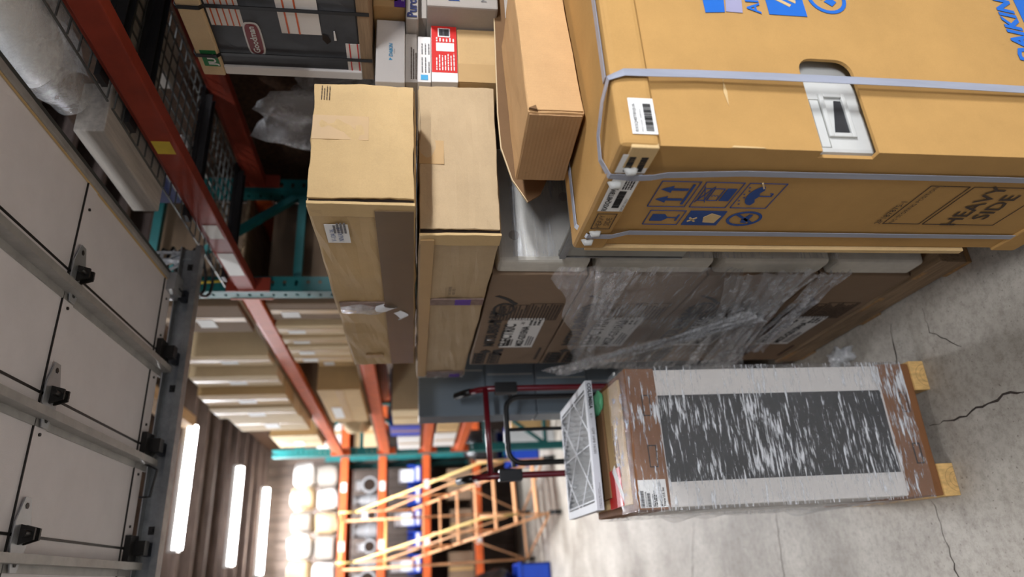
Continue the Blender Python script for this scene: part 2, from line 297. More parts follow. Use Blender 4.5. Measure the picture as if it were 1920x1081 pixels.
tk = thing('door_track', 'galvanised roller track and perforated hanger angle beside the open door', 'track', (0, 2.29, DZ-.06))
mb = MB(); mb.box(-3.0, 1.17, .028, .032, -.01, .06).box(-3.0, 1.17, -.012, .03, -.012, -.008).box(-3.0, 1.17, -.014, -.011, -.012, .008).box(-3.0, 1.17, -.005, .03, .058, .061); mb.build('rail', 'galv', tk)
for x in (1.1, .65, .2): MB().box(x-.012, x+.012, .026, .028, .02, .04).cyl((x, .02, .03), (x, .028, .03), .006, 8).build('track_bolt', 'hinge_dark', tk)
def angle_iron(name, a, b, par):
    a, b = Vector(a), Vector(b); L = (b-a).length; d = (b-a)/L; mb = MB(); side = d.cross(Vector((0, 1, 0))).normalized(); n = int(L/.038)
    for k in (-.014, .014): mb.bar(a+side*k, b+side*k, .010, .003, (0, 1, 0))
    for i in range(n+1): mb.bar(a+d*(i*L/n-.007)-side*.012, a+d*(i*L/n-.007)+side*.012, .012, .003, (0, 1, 0))
    mb.bar(a+side*.02, b+side*.02, .003, .03, (0, 1, 0)); return mb.build(name, 'zinc', par)
angle_iron('hanger_angle', (1.15, .035, .03), (1.15, .035, 1.4), tk); angle_iron('hanger_angle', (.95, .04, .35), (1.15, .04, .05), tk)

# ------------------------------------------------------------------ racks
def post(mb, x, y, z1, fx=-1):
    """upright channel with a row of teardrop holes in its aisle face"""
    t = .003; w = .075; xf = x if fx < 0 else x+.07
    for k in (-1, 1): mb.box(xf-t/2, xf+t/2, y+k*.0375-(.026 if k > 0 else 0), y+k*.0375+(0 if k > 0 else .026), 0, z1)
    n = int(z1/.05)
    for i in range(n): mb.box(xf-t/2, xf+t/2, y-.012, y+.012, i*.05+.012, i*.05+.05)
    for k in (-.0375, .0345):
        for j in range(2): mb.box(x+.003+j*.048, x+.025+j*.045, y+k, y+k+t, 0, z1)
        for i in range(n): mb.box(x+.025, x+.051, y+k, y+k+t, i*.05+.014, i*.05+.05)
def frame(rack, x0, x1, y, z1, zf=None):
    for x, q in ((x0, zf or z1), (x1-.07, z1)):
        mb = MB(); post(mb, x, y, q); p = mb.build('upright_post', 'teal', rack); MB().box(x-.02, x+.09, y-.06, y+.06, 0, .008).build('foot_plate', 'teal', p)
    zs = [.2+.62*i for i in range(int((z1-.2)/.62)+1)]
    for i, q in enumerate(zs): MB().box(x0+.03, x1-.03, y-.018, y+.018, q-.018, q+.018).build('brace', 'teal', rack)
    for i in range(len(zs)-1):
        a, b = ((x0+.05, y, zs[i]), (x1-.05, y, zs[i+1])); MB().bar(*((a, b) if i % 2 == 0 else ((x1-.05, y, zs[i]), (x0+.05, y, zs[i+1]))), .032, .032, (0, 1, 0)).build('brace', 'teal', rack)
def beamY(rack, x, y0, y1, z0, z1, mat, fx=-1):
    b = MB().box(x, x+.045, y0, y1, z0, z1-.02).box(x+(.0 if fx > 0 else .02), x+(.025 if fx > 0 else .045), y0, y1, z1-.02, z1).build('beam', mat, rack, bevel=.004)
    for y in (y0+.004, y1-.004): MB().box(x-.004, x+.06, y-.004, y+.004, z0-.06, z1+.03).build('beam_connector', mat, b)
    return b
RX0, RX1 = 1.2, 1.77
r1 = thing('pallet_rack', 'teal and orange pallet rack running along the right side into the distance', 'rack', (0, 0, 0))
frame(r1, RX0, RX1, -1.3, 2.75); frame(r1, RX0, RX1, 2.8, 2.75, 2.66); frame(r1, RX0, RX1, 6.83, 2.9)
TOPZ = (2.225, 2.315)
for x in (RX0, RX1-.045):
    b = beamY(r1, x, -1.26, 2.76, *TOPZ, 'rust_red'); beamY(r1, x, 2.84, 6.79, *TOPZ, 'orange')
    if x == RX0:
        MB().box(-.0015, 0, 0, .06, 0, .05).build('shelf_tag', 'yellow', b).location = (RX0, 1.69, 2.24)
        MB().box(-.0015, 0, 0, .1, 0, .05).build('shelf_tag', 'paper', b).location = (RX0, 2.18, 2.235)
        MB().box(-.0015, 0, 0, .2, 0, .06).build('shelf_tag', 'paper', b).location = (RX0, 2.4, 2.232)
    for z0 in (1.78, 1.38, 1.06): beamY(r1, x, 2.84, 6.79, z0, z0+.09, 'orange')
def board(label, y0, y1, z, mat='wood_y', x0=RX0+.02, x1=RX1-.005): return tag(MB().box(x0, x1, y0, y1, z, z+.018).build('shelf_board', mat, bevel=.002), label, 'shelf')
for z, n in ((2.316, 'top'), (1.871, 'middle'), (1.471, 'third'), (1.151, 'lowest')): board('wood shelf board on the %s orange beams beyond the teal upright' % n, 2.88, 6.75, z)
# wire decks of the near bay
def wire_deck(y0, y1, label):
    t = thing('wire_deck', label, 'wire deck', (RX0, y0, 2.315), group='wire decks on the top beams'); L = y1-y0; mb = MB()
    for i in range(int(L/.055)+1): mb.box(.0, .57, i*.055-.0018, i*.055+.0018, .017, .021)
    for i in range(11): mb.box(i*.057-.0018, i*.057+.0018, 0, L, .021, .026)
    g = mb.build('wire_grid', 'wire', t)
    for y in (.08, L/2, L-.08): MB().box(.0, .56, y-.024, y+.024, .002, .016).box(.05, .52, y-.02, y-.017, -.025, .002).box(.05, .52, y+.017, y+.02, -.025, .002).build('support_channel', 'wire_dark', t)
wire_deck(.35, 1.52, 'wire mesh deck nearest the camera under the white wrapped bundle'); wire_deck(1.55, 2.72, 'wire mesh deck just before the teal upright')
# goods on the near top shelf
zt = 2.342
t = thing('foam_bundle', 'long white plastic-wrapped bundle overhanging the near top beam', 'bundle', (1.09, .1, zt+.006))
def blob(u, v, f): return f(u, v)
mb = MB(); mb.grid(lambda u, v: ((.13+.115*math.cos(u*2*math.pi))*(1-.35*max(0, v-.75)*4*.6)-.0, v*1.26, .075+.07*math.sin(u*2*math.pi)*(1-.5*max(0, v-.8)*3)+.008*noise.noise(Vector((u*8, v*30, 1)))), 20, 60)
mb.build('foam_core', 'white_plastic', t, smooth=True)
mb = MB(); mb.grid(lambda u, v: (.13+(.128+.012*noise.noise(Vector((u*9, v*22, 5))))*math.cos(u*2*math.pi)*(1-.75*max(0, v-.85)*4), v*1.42, .078+(.08+.012*noise.noise(Vector((u*7, v*19, 9))))*math.sin(u*2*math.pi)*(1-.7*max(0, v-.85)*4)), 36, 90)
mb.build('plastic_sleeve', 'wrap_bag', t, smooth=True)
for i, (x, y1, l) in enumerate(((1.12, 1.95, 'outer whitewashed plank lying along the near top beam'), (1.385, 1.8, 'middle whitewashed plank lying on the wire deck'), (1.56, 1.9, 'pale board lying on the wire deck behind two planks'))):
    tag(MB().box(x, x+.155, .2 if i else 1.54, y1, zt, zt+(.045 if i else .075)).build('plank', 'wood_grey', bevel=.004, jit=.001, cuts=3), l, 'plank')
for i in range(3): tag(MB().box(1.39+i*.02, 1.7, .45+i*.3, .72+i*.3, zt+.0465, zt+.29).build('carton', 'card_white', bevel=.006), ('white carton on the planks beside the bundle, nearest the camera', 'white carton on the planks beside the bundle, second from the camera', 'white carton on the planks beside the bundle, farthest from the camera')[i], 'carton')
t = thing('bottle_pack', 'blue-printed clear bottle pack above the wire deck', 'bottle pack', (1.42, 2.12, zt+.004))
for i in range(2):
    for j in range(3): MB().tube([(i*.075, j*.075, 0), (i*.075, j*.075, .15), (i*.075, j*.075, .19), (i*.075, j*.075, .22)], [.035, .035, .014, .014], 10).build('bottle', 'white_plastic', t, smooth=True)
MB().grid(lambda u, v: (.037+.085*math.cos(u*6.283), .075+.125*math.sin(u*6.283), v*.24+.012*noise.noise(Vector((u*9, v*9, 0)))), 20, 6).build('shrink_film', 'wrap_bag', t, smooth=True); MB().box(-.05, .125, -.05, -.046, .06, .17).box(-.05, -.046, -.05, .2, .06, .17).build('printed_band', 'navy', t)
t = tag(MB().tube([(1.16+.085*math.cos(a*.5)+.01*math.sin(a*3.1), 2.5+.12*math.sin(a*.5), zt+.012+a*.0022) for a in range(70)], .006, 6).build('cable_coil', 'cable', smooth=True), 'coil of black cable on the top beam near the teal upright', 'cable')
tag(MB().tube([(1.2, .3, 2.82), (1.21, 1.2, 2.72), (1.23, 1.8, 2.66), (1.24, 2.3, 2.63), (1.24, 2.6, 2.62)], .012, 8).build('black_cable', 'cable', smooth=True), 'thick black cable running above the whitewashed planks', 'cable')
tag(MB().tube([(1.32, 2.76, 2.72), (1.25, 2.7, 2.75), (1.22, 2.72, 2.6), (1.23, 2.74, 2.45), (1.24, 2.745, 2.36)], .006, 8).build('yellow_cord', 'yellow', smooth=True), 'thin yellow cord hanging at the teal upright', 'cord')
# boards and bags behind the near bay
for i in range(3): tag(MB().box(1.9+i*.13, 1.98+i*.13, 1.2+i*.1, 3.2, 0, 3.0-.1*i).build('leaning_board', 'wood_dark', bevel=.004), ('front grey board standing behind the near rack bay', 'middle grey board standing behind the near rack bay', 'rear grey board standing against the brown wall')[i], 'board')
def bag(name, label, c, r, mat, amp=.35, cat='bag', n=(28, 18), sq=.8, flat=.0):
    sd = random.random()*40
    def fn(u, v):
        th = u*2*math.pi; ph = -math.pi/2+v*math.pi
        d = Vector((math.cos(th)*math.cos(ph), math.sin(th)*math.cos(ph), math.sin(ph)))
        k = 1+amp*noise.noise(d*1.7+Vector((sd, 0, 0)))+amp*.4*noise.noise(d*5+Vector((0, sd, 0)))
        q = Vector((abs(d.x)**sq*math.copysign(1, d.x)*r[0], abs(d.y)**sq*math.copysign(1, d.y)*r[1], abs(d.z)**sq*math.copysign(1, d.z)*r[2]))*k
        q.z = max(q.z, -r[2]); return Vector(c)+q+Vector((0, 0, r[2]))
    return tag(MB().grid(fn, *n).build(name, mat, smooth=True), label, cat)
bag('plastic_bag', 'crumpled clear plastic bag hanging out beside the dark strapped carton', (1.47, 1.9, 1.33), (.12, .14, .34), 'wrap_bag', .5)
bag('plastic_bag', 'milky folded plastic sheet behind the long cartons', (1.47, 2.4, 1.33), (.18, .16, .2), 'wrap_bag', .45)

# ------------------------------------------------------------------ cartons
def carton(name, label, loc, rot, w, l, h, mat, cat='carton', group=None, tape=None, bevel=.005, jit=.0012, cuts=0, seams=True):
    t = thing(name, label, cat, loc, rot, group)
    MB().box(0, w, 0, l, 0, h).build('body', mat, t, bevel=bevel, jit=jit, cuts=cuts)
    if tape == 'left': MB().box(-.0012, 0, 0.01, l-.01, h*.5-.025, h*.5+.025).build('tape', 'tape_pale', t)
    if tape == 'front': MB().box(w*.5-.025, w*.5+.025, -.0012, 0, .004, h-.004).build('tape', 'tape_pale', t)
    if tape == 'leftv': MB().box(-.0012, 0, l*.5-.025, l*.5+.025, .004, h-.004).build('tape', 'tape_pale', t)
    return t
# the two long cartons
def long_carton(label, loc, rot, w, l, h, mat, bands):
    t = thing('long_carton', label, 'carton', loc, rot, 'long cartons on the brown stack')
    MB().box(.0, w, .012, l, 0, h).build('body', mat, t, bevel=.007, jit=.0045, cuts=12)
    # end flap: a board of its own, a dark slit beside the left panel
    MB().box(.015, w-.002, .0, .007, .004, h-.003).build('end_flap', mat, t, bevel=.002, jit=.003, cuts=12)
    MB().box(.0, w, .008, .0105, .004, h-.004).build('inner_flap', 'dark_gap', t, bevel=.001, jit=.001, cuts=5)
    MB().box(-.003, .004, -.003, .05, .002, h-.002).build('side_lip', 'card_edge', t, bevel=.0015, jit=.002, cuts=8)
    for (k, y0, y1, z0, z1, m) in bands:
        if k == 'L': MB().box(-.0055, -.001, y0, y1, z0, z1).build('tape', m, t, jit=.0004, cuts=4)  # also lays the plain long bands on the left sides
        else: MB().box(y0, y1, -.0012, .0, z0, z1).build('tape', m, t)
    return t
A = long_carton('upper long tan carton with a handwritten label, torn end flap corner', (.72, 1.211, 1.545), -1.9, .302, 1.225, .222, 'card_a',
                [('L', .02, 1.2, .004, .085, 'band_dark'), ('L', .56, .62, .085, .21, 'tape_clear'), ('L', 1.08, 1.12, .11, .17, 'tape_pale'), ('F', .155, .185+.03, .1, .218, 'tape_pale')])  # first strip is a darker band along the lower left side
o = (-.0056, .17, .145); sticker(A, o, LFT, 0, .09, 0, .05); text(A, 'V-104 36\nNN/A2 15', (-.0064, .16, .175), LFT, .016, 'ink_blue', 'handwriting'); fine_print(A, (-.0062, .12, .15), LFT, 0, .05, 0, .03, 4)
fine_print(A, (.255, -.001, .185), FRT, 0, .04, 0, .022, 4, 'ink_brown', .25)
mb = MB(); mb.grid(lambda u, v: (-.008-.012*math.sin(u*9)*(.5+.5*v), .56+u*.1+.02*v, .015+.07*(1-u)+v*.025+.01*math.sin(u*14)), 14, 3); mb.build('torn_tape_strip', 'white_plastic', A, smooth=True)
MB().grid(lambda u, v: (-.008-.01*math.sin(u*3.1)*v, .575+.05*v+.01*math.sin(u*8), .085+u*.125), 16, 5).build('tape_film', 'wrap_bag', A, smooth=True)
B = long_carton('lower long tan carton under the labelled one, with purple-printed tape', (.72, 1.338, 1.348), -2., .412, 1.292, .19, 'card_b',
                [('L', .02, 1.27, .155, .186, 'tape_pale'), ('L', .40, .445, .004, .155, 'tape_clear'), ('L', 1.2, 1.285, .004, .15, 'tape_clear'), ('F', .185, .25, .13, .188, 'tape_pale')])  # first strip is a tan band along the top of the left side
MB().box(-.0064, -.0056, .402, .443, .04, .085).build('purple_tape_print', 'purple', B); MB().box(-.0064, -.0056, 1.235, 1.28, .02, .06).build('purple_tape_print', 'purple', B)
text(B, '0-01 09-7042\n9001, 012', (-.005, .36, .1), LFT, .011, 'ink_brown', 'stamped_code')
MB().grid(lambda u, v: (-.004-.006*noise.noise(Vector((u*9, v*9, 3))), 1.29-.03*v+.012*noise.noise(Vector((u*20, v, 1))), .002+u*.185), 24, 5).build('frayed_film', 'wrap_bag', B, smooth=True)

# the four brown cartons on the pallet, with foam end trays
MZ = [.104, .395, .735, 1.078, 1.345]; ordn = ['bottom', 'third', 'second', 'top']
MX, MY, ML, MWd = .742, 1.6, .8, .36
for i in range(4):
    z0, z1 = MZ[i]+.002, MZ[i+1]-.003; h = z1-z0
    t = thing('printed_carton', ['lowest brown printed carton on the pallet, label showing above the deck boards', 'brown printed carton under film, second up from the pallet', 'brown printed carton under film, third up from the pallet', 'topmost brown printed carton with white label, below the long cartons'][i], 'carton', (MX, MY, z0), 0, 'brown printed cartons')
    MB().box(.0, MWd, .0, ML, 0, h).build('body', 'card_brown', t, bevel=.004, jit=.0015, cuts=5)
    e = MB().box(.006, MWd-.004, -.075, .002, .006, h-.008).build('foam_end', 'foam', t, bevel=.018, seg=4, jit=.001)
    mb = MB()
    for (x, z) in ((.08, h*.8), (.2, h*.25), (.26, h*.75)): mb.cyl((x, -.0765, z), (x, -.07, z), .014, 14)
    mb.build('foam_dimple', 'card_grey', e)
    P = lambda y, z: (-.0008, y, z)
    q = h/.267
    text(t, 'MITSUBISHI\nELECTRIC', P(.585, .2*q), LFT, .052*q, 'ink', wide=.98, bold=.0015)
    MB().prism([(0, 0), (.02, .02), (0, .04), (-.02, .02)], P(.645, .2*q), *LFT, .0009).prism([(0, 0), (.03, 0), (.045, -.035), (.015, -.035)], P(.66, .195*q), *LFT, .0009).prism([(0, 0), (-.03, 0), (-.045, -.035), (-.015, -.035)], P(.645, .195*q), *LFT, .0009).build('emblem', 'ink', t)
    tt = text(t, 'Quiet', P(.31, .2*q), LFT, .04*q, 'ink', italic=.25)
    mb = MB(); mb.ribbon([P(.245+.045*math.cos(a*.42), .205*q+.03*math.sin(a*.42)*q) for a in range(16)], [(0, .004*math.cos(a*.42), .004*math.sin(a*.42)) for a in range(16)], .0008, [(-1, 0, 0)]*16)
    mb.ribbon([P(.225-.012*a, .19*q-.012*a*q*(.6 if a > 2 else 1)+.004*a*a*q*.5) for a in range(8)], [(0, .003, .006)]*8, .0008, [(-1, 0, 0)]*8); mb.build('swoosh_logo', 'ink', t)
    text(t, 'Mr.SLIM', P(.36, .222*q), LFT, .03*q, 'ink', bold=.001, italic=.2)
    fine_print(t, P(.33, .135*q), LFT, 0, .12, 0, .09*q, 9, 'ink_brown', .45, .001); fine_print(t, P(.33, .03*q), LFT, 0, .13, 0, .095*q, 10, 'ink_brown', .45, .001)
    mb = MB(); frame_mb(mb, P(.335, .13*q), LFT, 0, .125, 0, .1*q, .0012); frame_mb(mb, P(.335, .025*q), LFT, 0, .135, 0, .102*q, .0012); mb.build('print_frame', 'ink_brown', t)
    sticker(t, P(.6, .06*q), LFT, 0, .28, 0, .118*q); Q = lambda y, z: (-.0014, y, z)
    text(t, 'MSZ-GS15NA', Q(.585, .1*q), LFT, .034*q, 'ink', bold=.0008); fine_print(t, Q(.58, .138*q), LFT, 0, .08, 0, .03*q, 4, 'ink', t=.0006); fine_print(t, Q(.58, .068*q), LFT, 0, .12, 0, .025*q, 3, t=.0006); text(t, '-W', Q(.375, .12*q), LFT, .02, 'ink')
    fine_print(t, Q(.38, .07*q), LFT, .0, .05, 0, .04*q, 3, 'ink', t=.0006)
    mb = MB()
    for a in range(4):
        for b in range(2): frame_mb(mb, P(.785-a*.032, (.215-.055*b)*q), LFT, 0, .026, 0, .045*q, .006); mb.rect(P(.785-a*.032, (.215-.055*b)*q), *LFT, .009, .017, .01, .034*q)
    mb.build('handling_symbols', 'ink', t); fine_print(t, P(.74, .02*q), LFT, 0, .15, 0, .012, 1, 'ink_brown', .8, .001)
pl = thing('wooden_pallet', 'worn wooden pallet under the stack of brown printed cartons', 'pallet', (.735, 1.49, 0))
for y in (0, .26, .52, .78): MB().box(-.0, .46, y, y+.12, .082, .102).build('deck_board', 'wood_x', pl, bevel=.002, jit=.001, cuts=2)
for x in (0, .21, .42): MB().box(x, x+.04, -.0, .92, .016, .082).build('stringer', 'wood_y', pl, bevel=.002, jit=.0008, cuts=2)
MB().box(0, .04, -.004, .93, .082, .103).build('edge_board', 'wood_y', pl, bevel=.002, jit=.001, cuts=3)
for y in (0, .4, .8): MB().box(0, .46, y, y+.1, 0, .016).build('bottom_board', 'wood_x', pl, bevel=.002)
# stretch film over the middle cartons
sf = thing('stretch_film', 'torn clear stretch film pulled over the middle brown cartons', 'film', (.733, 1.5, .3))
def sheet(u, v):                      # u along depth (near..far), v down
    top = .875-.26*max(0, u-.08)**.9+.06*math.sin(u*20)*.2; bot = .12+.02*math.sin(u*17)+(.25*(1-u)**3)
    if u > .85: bot += (u-.85)*.6
    z = top+(bot-top)*v; y = .02+u*.92
    x = -.004-.006*noise.noise(Vector((u*6, z*30, 2)))-.004*noise.noise(Vector((u*25, z*8, 7)))
    return (x, y, z)
MB().grid(sheet, 60, 70).build('film_sheet', 'wrap_stack', sf, smooth=True)
MB().grid(lambda u, v: (.012+u*.3, -.005-.006*noise.noise(Vector((u*20, v*20, 0))), .1+v*.9), 24, 50).build('film_front', 'wrap_stack', sf, smooth=True)
def bunch(p0, p1, wid, n=5, name='film_fold'):
    for k in range(n):
        mb = MB(); a, b = Vector(p0), Vector(p1); off = (k-(n-1)/2)/max(1, n-1)*wid; sd = random.random()*9; ww = wid/n*random.uniform(1.2, 2.2)
        d = (b-a).normalized(); sw = d.cross(Vector((1, 0, 0))).normalized()
        mb.grid(lambda u, v: a.lerp(b, u)+sw*((off+ww*(v-.5))*(1-.5*math.sin(u*math.pi)*(.6+.4*(k % 2)))+.006*math.sin(u*6+sd))+Vector((-.008-.012*abs(math.sin(v*4.5+sd+u*2))-.006*noise.noise(Vector((u*10, v*4, sd))), 0, 0)), 30, 6)
        mb.build(name, 'wrap_bunch', sf, smooth=True)
bunch((-.004, .02, .3), (-.02, .90, .10), .2, 6); bunch((-.004, .03, .22), (-.015, .9, .06), .1, 4); bunch((0, .02, .73), (-.005, .88, .62), .05, 2); bunch((-.006, .93, .72), (-.02, .3, .2), .09, 4); bunch((0, .03, .1), (-.006, .7, .02), .08, 4)
tag(bag('plastic_scrap', 'crumpled clear plastic scrap on the floor by the pallet edge', (.66, 2.12, 0), (.035, .05, .03), 'wrap_bag', .8, n=(20, 12)), 'crumpled clear plastic scrap on the floor by the pallet edge', 'plastic scrap')

# ------------------------------------------------------------------ big strapped carton with the outdoor unit
DK = thing('strapped_carton', 'large strapped tan carton with heavy-side markings and a hand-hole window', 'carton', (.66, .898, 0))
w, l = .94, .36; zb, zt2, zc = .136, 1.208, 1.136          # bottom, top, cap edge
# front panel with the hand-hole notch at its left edge
nx0, nx1, nz0, nz1 = .012, .212, .722, .832
fp = [(0, zb), (w, zb), (w, zc+.02), (0, zc+.02), (0, nz1), (nx0, nz1)]
arc = lambda cx, cz, r, a0, a1: [(cx+r*math.cos(math.radians(a0+(a1-a0)*i/6)), cz+r*math.sin(math.radians(a0+(a1-a0)*i/6))) for i in range(7)]
fp += arc(nx1-.03, nz1-.03, .03, 90, 0) + arc(nx1-.03, nz0+.03, .03, 0, -90) + [(nx0, nz0), (0, nz0)]
MB().prism(fp, (0, .007, 0), *FRT, .007).build('front_panel', 'card_dk', DK)
lp = [(0, zb), (l, zb), (l, zc+.02), (0, zc+.02)]
MB().box(0, .007, .007, l, zb, nz0).box(0, .007, .007, l, nz1, zc+.02).box(0, .007, .02, l, nz0, nz1).build('left_panel', 'card_dk', DK)
MB().box(w-.007, w, .007, l, zb, zc+.02).box(.007, w-.007, l-.007, l, zb, zc+.02).box(.007, w-.007, .007, l-.007, zb, zb+.007).build('rear_panels', 'card_dk', DK)
cap = MB().box(-.011, w+.006, -.013, l+.006, zc, zt2).build('lid', 'card_dk', DK, bevel=.012, seg=3, jit=.0015, cuts=4)
MB().box(-.0135, .0, -.0105, .05, zc+.004, zt2-.02).build('lid_corner_fold', 'card_edge', cap, bevel=.002, jit=.001, cuts=2)
bc = MB().box(-.006, w+.006, -.008, l+.006, .112, .175).build('bottom_tray', 'card_dk', DK, bevel=.004)
MB().box(-.0085, -.006, -.008, .1, .114, .3).build('base_corner_pad', 'orange', bc)
MB().box(-.008, .015, l+.004, l+.02, .25, zt2-.03).build('corner_board', 'card_edge', DK, bevel=.002, jit=.001, cuts=3)
# unit seen through the window
un = MB().box(.02, w-.02, .03, l-.02, .2, 1.1).build('unit_casing', 'unit_grey', DK, bevel=.008)
mb = MB(); frame_mb(mb, (.052, .03, .733), FRT, 0, .1, 0, .055, .009, .006); mb.build('handle_rim', 'unit_grey', un, bevel=.002)
MB().prism([(.01, .01), (.085, .01), (.085, .024), (.01, .04)], (.052, .0295, .733), *FRT, .0012).build('handle_pocket', 'steel_dark', un); mb = MB(); frame_mb(mb, (.03, .03, .79), FRT, 0, .11, -.002, .018, .001); mb.build('panel_seam', 'metal_grey', un)

# straps
def strap(par, pts, wv, nr, mat='strap'): return MB().ribbon(pts, wv, .0012, nr).build('strap', mat, par, smooth=False)
hw = .0085
P = [(.148, -.006, .10), (.148, -.014, .3), (.148, -.017, .6), (.147, -.017, .9), (.146, -.016, 1.05), (.142, -.0175, 1.13), (.139, -.019, 1.185), (.13, -.012, 1.213), (.105, .02, 1.218), (.06, .06, 1.22), (.02, .075, 1.217), (-.012, .078, 1.203), (-.0165, .076, 1.16), (-.0165, .072, 1.125), (-.012, .07, 1.1), (-.005, .069, .95), (-.004, .068, .5), (-.004, .068, .1)]
WV = [(hw, 0, 0)]*6+[(hw, .001, 0), (hw*.9, .004, 0), (hw*.75, .006, 0), (hw*.6, .007, 0), (.003, .0085, 0), (.001, hw, 0)]+[(0, hw, 0)]*6
NR = [(0, -1, 0)]*6+[(0, -1, .2), (0, -.7, .7), (0, -.2, 1), (0, 0, 1), (-.3, 0, 1), (-.8, 0, .6)]+[(-1, 0, 0)]*6
strap(DK, P, WV, NR)
strap(DK, [(-.004, .3, .1), (-.0045, .3, 1.1), (-.015, .3, 1.14), (-.015, .3, 1.19), (.01, .3, 1.2125), (.5, .3, 1.2125), (.93, .3, 1.2125)], [(0, hw, 0)]*7, [(-1, 0, 0)]*3+[(-1, 0, 1)]+[(0, 0, 1)]*3)
strap(DK, [(.142, .008, 1.2125), (.3, .005, 1.213), (.6, .006, 1.213), (.93, .006, 1.213)], [(0, hw, 0)]*4, [(0, 0, 1)]*4)
for p in ((-.014, .052, 1.172), (-.012, .1, 1.188), (-.012, .287, 1.178), (-.013, .322, 1.186)): bg = MB().tube([Vector(p)+Vector((.004, 0, -.013)), Vector(p)+Vector((-.004, 0, -.006)), Vector(p)+Vector((-.005, 0, .004)), Vector(p)+Vector((.004, 0, .011))], [.003, .008, .007, .003], 10).build('padding_tuft', 'unit_grey', DK, smooth=True, jit=.002)
# prints on the left panel and lid (local y = world y - .898)
X0 = -.0008; X1 = -.0123
sticker(DK, (X1, .2, 1.144), LFT, .0, .13, 0, .05); text(DK, 'RXSQ48TBVJUA', (X1-.0008, .197, 1.178), LFT, .0145, 'ink', bold=.0003); barcode(DK, (X1, .185, 1.156), LFT, 0, .06, 0, .014); text(DK, 'EXPORT ONLY', (X1-.0008, .197, 1.146), LFT, .007, 'ink'); fine_print(DK, (X1, .12, 1.15), LFT, 0, .04, 0, .02, 4, 'ink', t=.001)
sticker(DK, (X1, .066, 1.142), LFT, .0, .055, 0, .055); barcode(DK, (X1, .06, 1.15), LFT, 0, .045, 0, .012); barcode(DK, (X1, .06, 1.172), LFT, 0, .045, 0, .012)
mb = MB(); frame_mb(mb, (X1, .272, 1.15), LFT, 0, .062, 0, .04, .0014); mb.build('print_frame', 'ink_brown', DK); text(DK, 'HEAVY\nSIDE', (X1, .241, 1.173), LFT, .0165, 'ink_brown', align='CENTER')
sticker(DK, (.012, -.0143, 1.14), FRT, 0, .075, 0, .045); text(DK, 'RXSQ48TBVJUA', (.015, -.0153, 1.174), FRT, .0085, 'ink'); text(DK, 'MFG.CODE.  E0003A4', (.015, -.0153, 1.165), FRT, .005, 'ink_grey'); barcode(DK, (.018, -.0145, 1.146), FRT, 0, .06, 0, .014)
def sq(y, z, a=.092, b=.078): mb = MB(); frame_mb(mb, (X0, y, z), LFT, 0, a, 0, b, .0014); mb.build('print_frame', 'ink_blue', DK)
y0 = .198
for z in (1.014, .927, .84): sq(y0, z)
mb = MB()
for k in (.02, .056): mb.rect((X0, y0, 1.014), *LFT, k+.004, k+.011, .016, .05); mb.prism([(k-.004, .048), (k+.019, .048), (k+.0075, .07)], (X0, y0, 1.014), *LFT, .0009)
mb.rect((X0, y0, 1.014), *LFT, .01, .082, .008, .013); mb.build('this_way_up_symbol', 'ink_blue', DK)
mb = MB().rect((X0, y0, .927), *LFT, .026, .07, .006, .026); frame_mb(mb, (X0, y0, .927), LFT, .026, .07, .03, .052, .0016); frame_mb(mb, (X0, y0, .927), LFT, .026, .07, .055, .072, .0016)
mb.prism([(.018, .053), (.022, .053), (.078, .074), (.074, .074)], (X0, y0, .927), *LFT, .001).prism([(.074, .053), (.078, .053), (.022, .074), (.018, .074)], (X0, y0, .927), *LFT, .001); mb.build('stacking_limit_symbol', 'ink_blue', DK)
text(DK, '3', (X0, y0-.044, .961), LFT, .02, 'ink_blue', align='CENTER')
mb = MB().prism([(.046+.034*math.cos(a*math.pi/8), .04+.022*math.sin(a*math.pi/8)) for a in range(9)]+[(.024, .036), (.035, .041), (.046, .036), (.057, .041), (.068, .036)], (X0, y0, .84), *LFT, .0009)
mb.rect((X0, y0, .84), *LFT, .0448, .0472, .014, .04).rect((X0, y0, .84), *LFT, .0448, .056, .011, .0135).rect((X0, y0, .84), *LFT, .0545, .0565, .012, .018)
for k in range(6): mb.rect((X0, y0, .84), *LFT, .014+k*.012, .017+k*.012, .064+(k % 2)*.005, .067+(k % 2)*.005)
mb.build('keep_dry_symbol', 'ink_blue', DK)
y1 = .27
sq(y1, 1.003, .058, .076)
mb = MB().prism([(.016, .04), (.042, .04), (.042, .066), (.016, .066)], (X0, y1, 1.003), *LFT, .0009).prism([(.016, .04), (.029, .03), (.042, .04)], (X0, y1, 1.003), *LFT, .0009).rect((X0, y1, 1.003), *LFT, .0275, .0305, .012, .032).rect((X0, y1, 1.003), *LFT, .017, .041, .008, .012); mb.build('fragile_symbol', 'ink_blue', DK)
MB().rect((X0, y1, .916), *LFT, 0, .058, 0, .078).build('no_hand_grip_symbol', 'ink_blue', DK); MB().prism([(.012, .01), (.04, .006), (.05, .03), (.034, .042), (.014, .036)], (X0-.0008, y1, .916), *LFT, .0008).build('hand_print', 'card_edge', DK); MB().prism([(.014, .056), (.018, .054), (.034, .07), (.03, .072)], (X0-.0008, y1, .916), *LFT, .0008).prism([(.03, .054), (.034, .056), (.018, .072), (.014, .07)], (X0-.0008, y1, .916), *LFT, .0008).build('cross_print', 'card_edge', DK)
